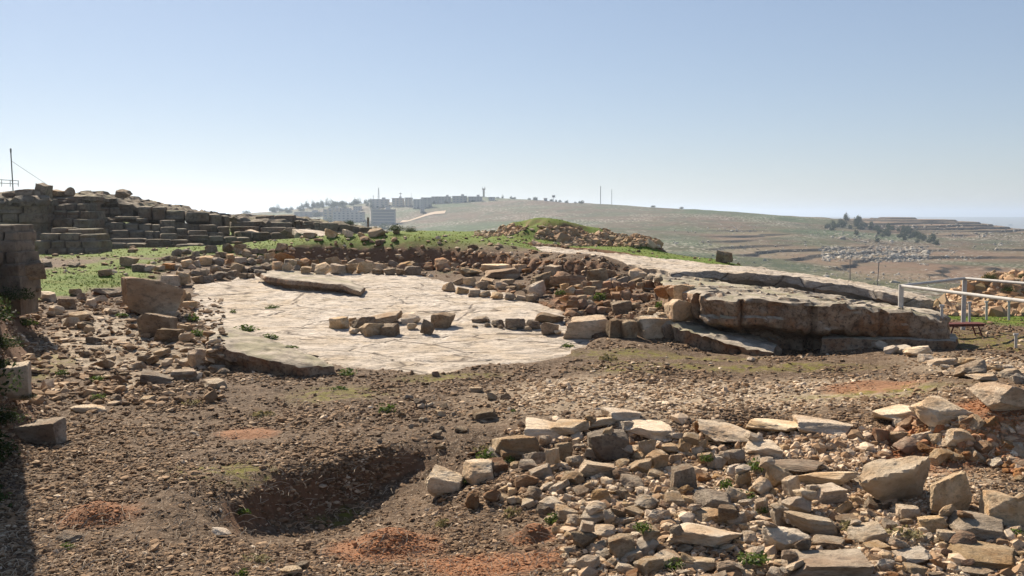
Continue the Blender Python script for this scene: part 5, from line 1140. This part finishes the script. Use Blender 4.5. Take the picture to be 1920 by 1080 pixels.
for k in range(95):
    u_ = rr.random(); px = 1545+215*u_; yc = np.interp(px, [1545, 1600, 1660, 1720, 1765], [427, 424, 436, 446, 456]); py = yc+rr.gauss(0, 1)*np.interp(px, [1545, 1600, 1690, 1765], [2.5, 7, 7, 3])
    h = cast(px, py)
    if not h or h[1].name != 'hills': continue
    s_ = h[0].y/F; tree(h[0], rr.uniform(7, 13)*s_, rr.uniform(9, 15)*s_, 'dark tree %s the wood on the terraced hill' % ('at the left end of' if px < 1610 else ('in the middle of' if px < 1690 else 'at the right end of')), 'trees of the hillside wood')
for px, py, n_ in [(1225, 386, 'lone tree on the bare ridge, left of two'), (1278, 389, 'lone tree on the bare ridge, right of two'), (1895, 424, 'lone tree on the right shoulder of the terraced hill')]:
    p = ridge(px, py); s_ = p.y/F; tree(p, 9*s_, 6*s_, n_, 'lone trees on the ridges')
# ------------------------------------------------------------------ labels of the unnamed stones: told apart by the landmark they lie by
def short(l):
    for k in (',', ' cut by', ' alone', ' in the', ' on the', ' at the', ' with', ' standing', ' lying', ' from', ' under the', ' below the', ' above the', ' right of', ' left of', ' leaning', ' beside', ' in front', ' behind'):
        i = l.find(k)
        if i > 8: l = l[:i]
    return ' '.join(l.split()[:10])
lm = [(st[0]['label'], st[1], st[2], st[3]) for st in STONES if st[4]]
cnt = {}
for l in lm: cnt[short(l[0])] = cnt.get(short(l[0]), 0)+1
lm = [l for l in lm if cnt[short(l[0])] == 1 and len(short(l[0]).split()) >= 3]
slots = {}
for st in STONES:
    if st[4]: continue
    o, x, y, wpx = st[:4]
    c = sorted(lm, key=lambda l: math.hypot(l[1]-x, (l[2]-y)*1.4))[:1][0]
    dx, dy = x-c[1], (y-c[2])*1.4
    dr = ('right of' if dx > 0 else 'left of') if abs(dx) > abs(dy) else ('below' if dy > 0 else 'above')
    slots.setdefault((c[0], dr), []).append((math.hypot(dx, dy), o, wpx))
ORD = ['nearest', 'second', 'third', 'fourth', 'fifth', 'sixth', 'seventh', 'eighth', 'ninth', 'tenth', 'eleventh', 'twelfth', 'thirteenth', 'fourteenth', 'fifteenth', 'sixteenth', 'seventeenth', 'eighteenth', 'nineteenth', 'twentieth']
ORD += ['twenty-'+w_ for w_ in ('first', 'second', 'third', 'fourth', 'fifth', 'sixth', 'seventh', 'eighth', 'ninth')]+['thirtieth']+['thirty-'+w_ for w_ in ('first', 'second', 'third', 'fourth', 'fifth', 'sixth', 'seventh', 'eighth', 'ninth')]+['fortieth']+['forty-'+w_ for w_ in ('first', 'second', 'third', 'fourth', 'fifth', 'sixth', 'seventh', 'eighth', 'ninth')]
for (l, dr), lst in slots.items():
    lst.sort(key=lambda q: q[0])
    for i, (d_, o, wpx) in enumerate(lst):
        sz_ = 'small' if wpx < 20 else ('mid-sized' if wpx < 34 else 'larger')
        if i < len(ORD): o['label'] = '%s stone, %s %s the %s' % (sz_, ORD[i], dr, ' '.join(short(l).split()[:8]))
        else: o['label'] = 'small stone %s past the others %s the %s' % (['just', 'far', 'further', 'still further', 'well', 'way'][min(i-len(ORD), 5)], dr, ' '.join(short(l).split()[:6])) 
        if 'group' not in o: o['group'] = 'loose limestone pieces of the dig'
        o['category'] = 'stone'
        if 'zone' in o: del o['zone']
